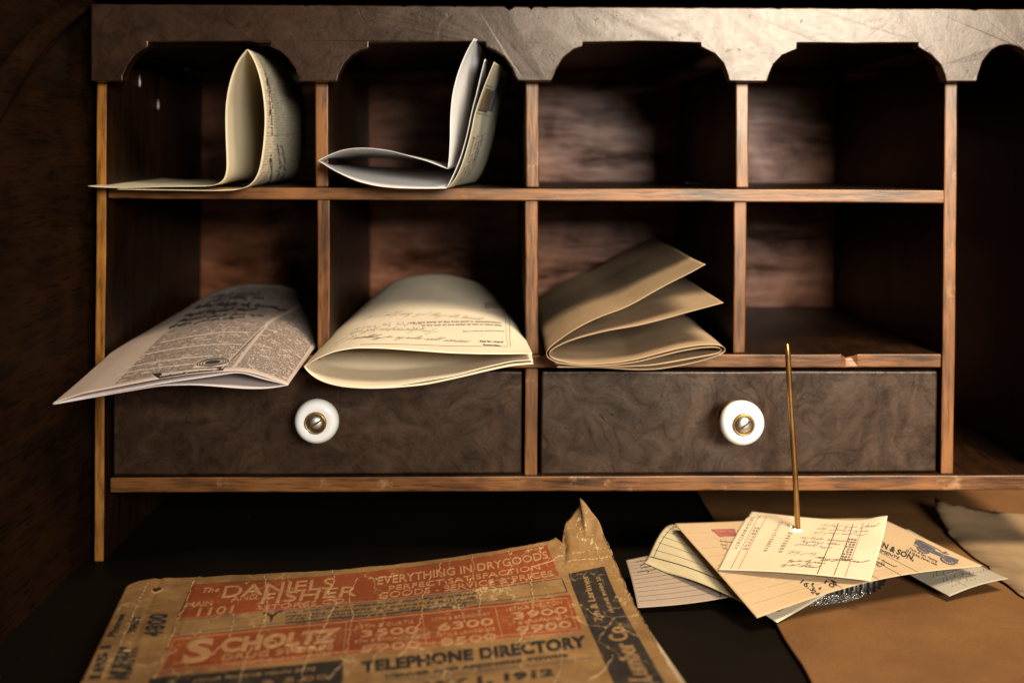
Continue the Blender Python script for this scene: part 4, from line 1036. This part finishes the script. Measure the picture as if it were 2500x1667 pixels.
D.rect([(415, 1557), (1392, 1453), (1421, 1541), (378, 1648)], R_, o1)
fr = [(425, 1563), (1384, 1461), (1409, 1536), (392, 1640)]
for p, q in zip(fr, fr[1:]+fr[:1]): D.line(p, q, 0.3, T_, o2)
for p, q in (((846, 1519), (838, 1598)), ((1031, 1500), (1040, 1576)), ((1208, 1482), (1226, 1556))): D.line(p, q, 0.35, T_, o2)
T([(461, 1563), (527, 1556), (513, 1614), (437, 1624)], 'S', bold=0.04)
T([(542, 1560), (833, 1533), (817, 1569), (535, 1596)], 'CHOLTZ', bold=0.05)
T([(544, 1600), (815, 1574), (812, 1587), (540, 1614)], 'DRUG STORES', bold=0.01)
T([(544, 1620), (808, 1594), (806, 1602), (541, 1629)], 'PRESCRIPTIONS - SUNDRIES')
for (q, s_) in (([(872, 1528), (1009, 1515), (1010, 1523), (871, 1537)], '16TH & CURTIS'), ([(881, 1541), (1021, 1529), (1022, 1547), (879, 1558)], '3500'),
                ([(866, 1565), (1027, 1551), (1028, 1558), (864, 1573)], '9TH & BROADWAY'), ([(879, 1578), (1027, 1565), (1026, 1582), (877, 1595)], '5900'),
                ([(1056, 1510), (1196, 1495), (1198, 1503), (1056, 1518)], '17TH & BROADWAY'), ([(1067, 1524), (1203, 1509), (1206, 1526), (1067, 1542)], '6300'),
                ([(1067, 1548), (1207, 1533), (1208, 1540), (1067, 1556)], '18TH & LAWRENCE'), ([(1072, 1561), (1210, 1546), (1213, 1562), (1074, 1578)], '8500'),
                ([(1235, 1486), (1370, 1467), (1373, 1475), (1237, 1494)], '16TH & WELTON'), ([(1251, 1498), (1382, 1481), (1387, 1497), (1253, 1514)], '3900'),
                ([(1244, 1522), (1370, 1505), (1372, 1512), (1246, 1529)], '17 & ARAPAHOE'), ([(1258, 1533), (1392, 1516), (1397, 1532), (1260, 1550)], '9900')):
    T(q, s_, bold=0.02 if s_.isdigit() else 0.0)
T([(883, 1617), (1428, 1553), (1434, 1581), (884, 1645)], 'TELEPHONE DIRECTORY', K, bold=0.045, spacing=1.06)
T([(942, 1649), (1385, 1597), (1388, 1607), (942, 1659)], 'DENVER AND ADJOINING TOWNS', K, bold=0.04, spacing=1.1)
D.line((930, 1664), (1450, 1606), 0.3, K, o1); D.line((1000, 1663), (1400, 1617), 0.3, K, o1)
T([(1000, 1673), (1351, 1633), (1354, 1655), (1000, 1698)], 'MAY 1, 1912', K, bold=0.04)
D.rect([(366, 1659), (838, 1613), (838, 1720), (330, 1780)], K, o1)
T([(470, 1661), (770, 1631), (769, 1638), (468, 1668)], 'YOUR PHONE MAIN 3472', 4, shear=0.2)
T([(640, 1664), (800, 1648), (799, 1660), (638, 1677)], '$ 5.00', 4)
D.rect([(1388, 1402), (1475, 1384), (1622, 1667), (1498, 1667)], K, o1)
D.rect([(1498.2, 1667.2), (1622.2, 1667.2), (1740, 1900), (1580, 1900)], K, o1)
T([(1452, 1518), (1417, 1408), (1434, 1403), (1472, 1517)], '7th & Larimer', 4, bold=0.02)
T([(1489, 1497), (1454, 1410), (1463, 1408), (1500, 1496)], 'PHONE MAIN 25', 4, bold=0.01)
T([(1534, 1664), (1474, 1532), (1518, 1522), (1592, 1664)], 'Lumber Co.', 4, bold=0.03)
T([(348, 1557), (366, 1501), (412, 1500), (397, 1555)], '4800', K, bold=0.02, spacing=1.1)
T([(309, 1546), (324, 1510), (343, 1509), (330, 1545)], 'MAIN', K, bold=0.02)
T([(262, 1556), (289, 1502), (306, 1501), (282, 1556)], 'Phones', K, bold=0.02)
T([(262, 1659), (290, 1580), (342, 1578), (318, 1659)], 'MURPHY', K, bold=0.03)
T([(217, 1659), (246, 1580), (272, 1577), (246, 1659)], '1851', K, bold=0.03)
circt = [((0.5, 0.5), (0.5+0.5*math.cos(2*math.pi*k/24), 0.5+0.5*math.sin(2*math.pi*k/24)), (0.5+0.5*math.cos(2*math.pi*(k+1)/24), 0.5+0.5*math.sin(2*math.pi*(k+1)/24))) for k in range(24)]
D.add([(368, 1435), (400, 1433), (398, 1446), (364, 1448)], circt, T_, off=o1); D.add([(373, 1437), (396, 1435), (394, 1443), (370, 1445)], circt, K, off=o2)
# creases and cracks where the ink has flaked off
cr_ = random.Random(12)
def crackline(pts, w):
    P_ = [S.locate(*p) for p in pts]; full = []
    for a, b in zip(P_[:-1], P_[1:]):
        n = max(2, int(math.dist(a, b)/2.2))
        for k in range(n):
            t = k/n; full.append((a[0]+(b[0]-a[0])*t+cr_.uniform(-0.6, 0.6), a[1]+(b[1]-a[1])*t+cr_.uniform(-0.4, 0.4)))
    full.append(P_[-1])
    for a, b in zip(full[:-1], full[1:]):
        ww = w*cr_.uniform(0.12, 0.85); l = math.dist(a, b) or 1; nx, ny = -(b[1]-a[1])/l*ww/2, (b[0]-a[0])/l*ww/2
        q = [(a[0]+nx, a[1]+ny), (b[0]+nx, b[1]+ny), (b[0]-nx, b[1]-ny), (a[0]-nx, a[1]-ny)]
        D.list.append((q, RECT, 5, 0.00046))
for pts, w in (([(645, 1405), (655, 1450), (650, 1500), (640, 1540), (600, 1610), (585, 1666)], 0.42), ([(812, 1393), (816, 1420), (800, 1450), (822, 1472), (785, 1545), (745, 1620), (735, 1666)], 0.45),
               ([(872, 1412), (850, 1460), (862, 1510), (850, 1560), (845, 1610), (800, 1660)], 0.38), ([(1075, 1375), (1070, 1402), (1100, 1440), (1122, 1490), (1135, 1520)], 0.42),
               ([(1052, 1412), (1032, 1460), (1028, 1515), (990, 1590), (972, 1606)], 0.34), ([(1378, 1352), (1350, 1370), (1296, 1386), (1297, 1432), (1302, 1472), (1290, 1530), (1256, 1582)], 0.42),
               ([(1175, 1442), (1168, 1500), (1198, 1560), (1205, 1640)], 0.32), ([(1360, 1530), (1372, 1580), (1366, 1640), (1352, 1666)], 0.30), ([(730, 1470), (760, 1500), (750, 1545)], 0.25),
               ([(1385, 1374), (1430, 1366), (1492, 1358)], 0.35), ([(1392, 1352), (1440, 1344), (1480, 1338)], 0.22), ([(1430, 1488), (1452, 1503), (1475, 1508)], 0.30), ([(1500, 1534), (1528, 1542), (1558, 1556)], 0.32),
               ([(362, 1420), (335, 1480), (300, 1560), (248, 1660)], 0.28), ([(474, 1414), (455, 1480), (430, 1520), (402, 1600), (376, 1660)], 0.40), ([(520, 1600), (560, 1560), (572, 1500)], 0.25),
               ([(930, 1440), (940, 1500), (925, 1560), (905, 1640)], 0.25), ([(1240, 1340), (1250, 1380), (1238, 1410)], 0.28), ([(1500, 1600), (1475, 1640), (1440, 1660)], 0.3), ([(1480, 1300), (1500, 1352), (1560, 1470), (1625, 1600)], 0.22),
               ([(1060, 1588), (1090, 1630), (1080, 1660)], 0.26), ([(700, 1400), (712, 1440), (705, 1480)], 0.22), ([(1150, 1358), (1160, 1390), (1145, 1425)], 0.3)):
    crackline(pts, w)
S.build('front_cover', [stock, blki, redi, lit, stock, paper('bared cover fibre', (0.42, 0.275, 0.13), 0.25, fold=0.0003)], book, 0.0006, D.list)
bm = bmesh.new()
def bp(u, v, z): return Vector((BX+u*ca+v*sa, BY+u*sa-v*ca, z))
def block(z0, z1, ins, mat, name, bev):
    bm = bmesh.new(); rr = 0.012; cor = [(rr-rr*math.sin(a), rr-rr*math.cos(a)) for a in np.linspace(math.pi/2, 0, 8)]
    out_ = [(max(u, ins), max(v, ins)) for u, v in cor]+[(BW-ins, ins), (BW-ins, BH-ins), (ins, BH-ins)]
    lo_ = [bm.verts.new(bp(u, v, z0)) for u, v in out_]; hi_ = [bm.verts.new(bp(u, v, z1)) for u, v in out_]
    n = len(out_); bm.faces.new(hi_); bm.faces.new(list(reversed(lo_)))
    for k in range(n): bm.faces.new((lo_[k], lo_[(k+1) % n], hi_[(k+1) % n], hi_[k]))
    bmesh.ops.recalc_face_normals(bm, faces=bm.faces); return mesh_obj(name, bm, mat, book, bevel=bev)
pg = NT('page edges'); v = pg.coord((1, 1, 1)); sc = pg.coord((20, 20, 4000)); l_ = pg.noise(sc, 1.0, 2, 0.5)
pg_m = pg.out(pg.mix(pg.ramp(l_, [(0.4, 0.0), (0.6, 1.0)]), (0.22, 0.15, 0.08), (0.50, 0.38, 0.22)), 0.8)
block(0.0016, 0.0188, 0.0025, pg_m, 'page_block', 0.0003); block(0.0003, 0.0014, 0.0005, stock, 'rear_cover', 0.0003)
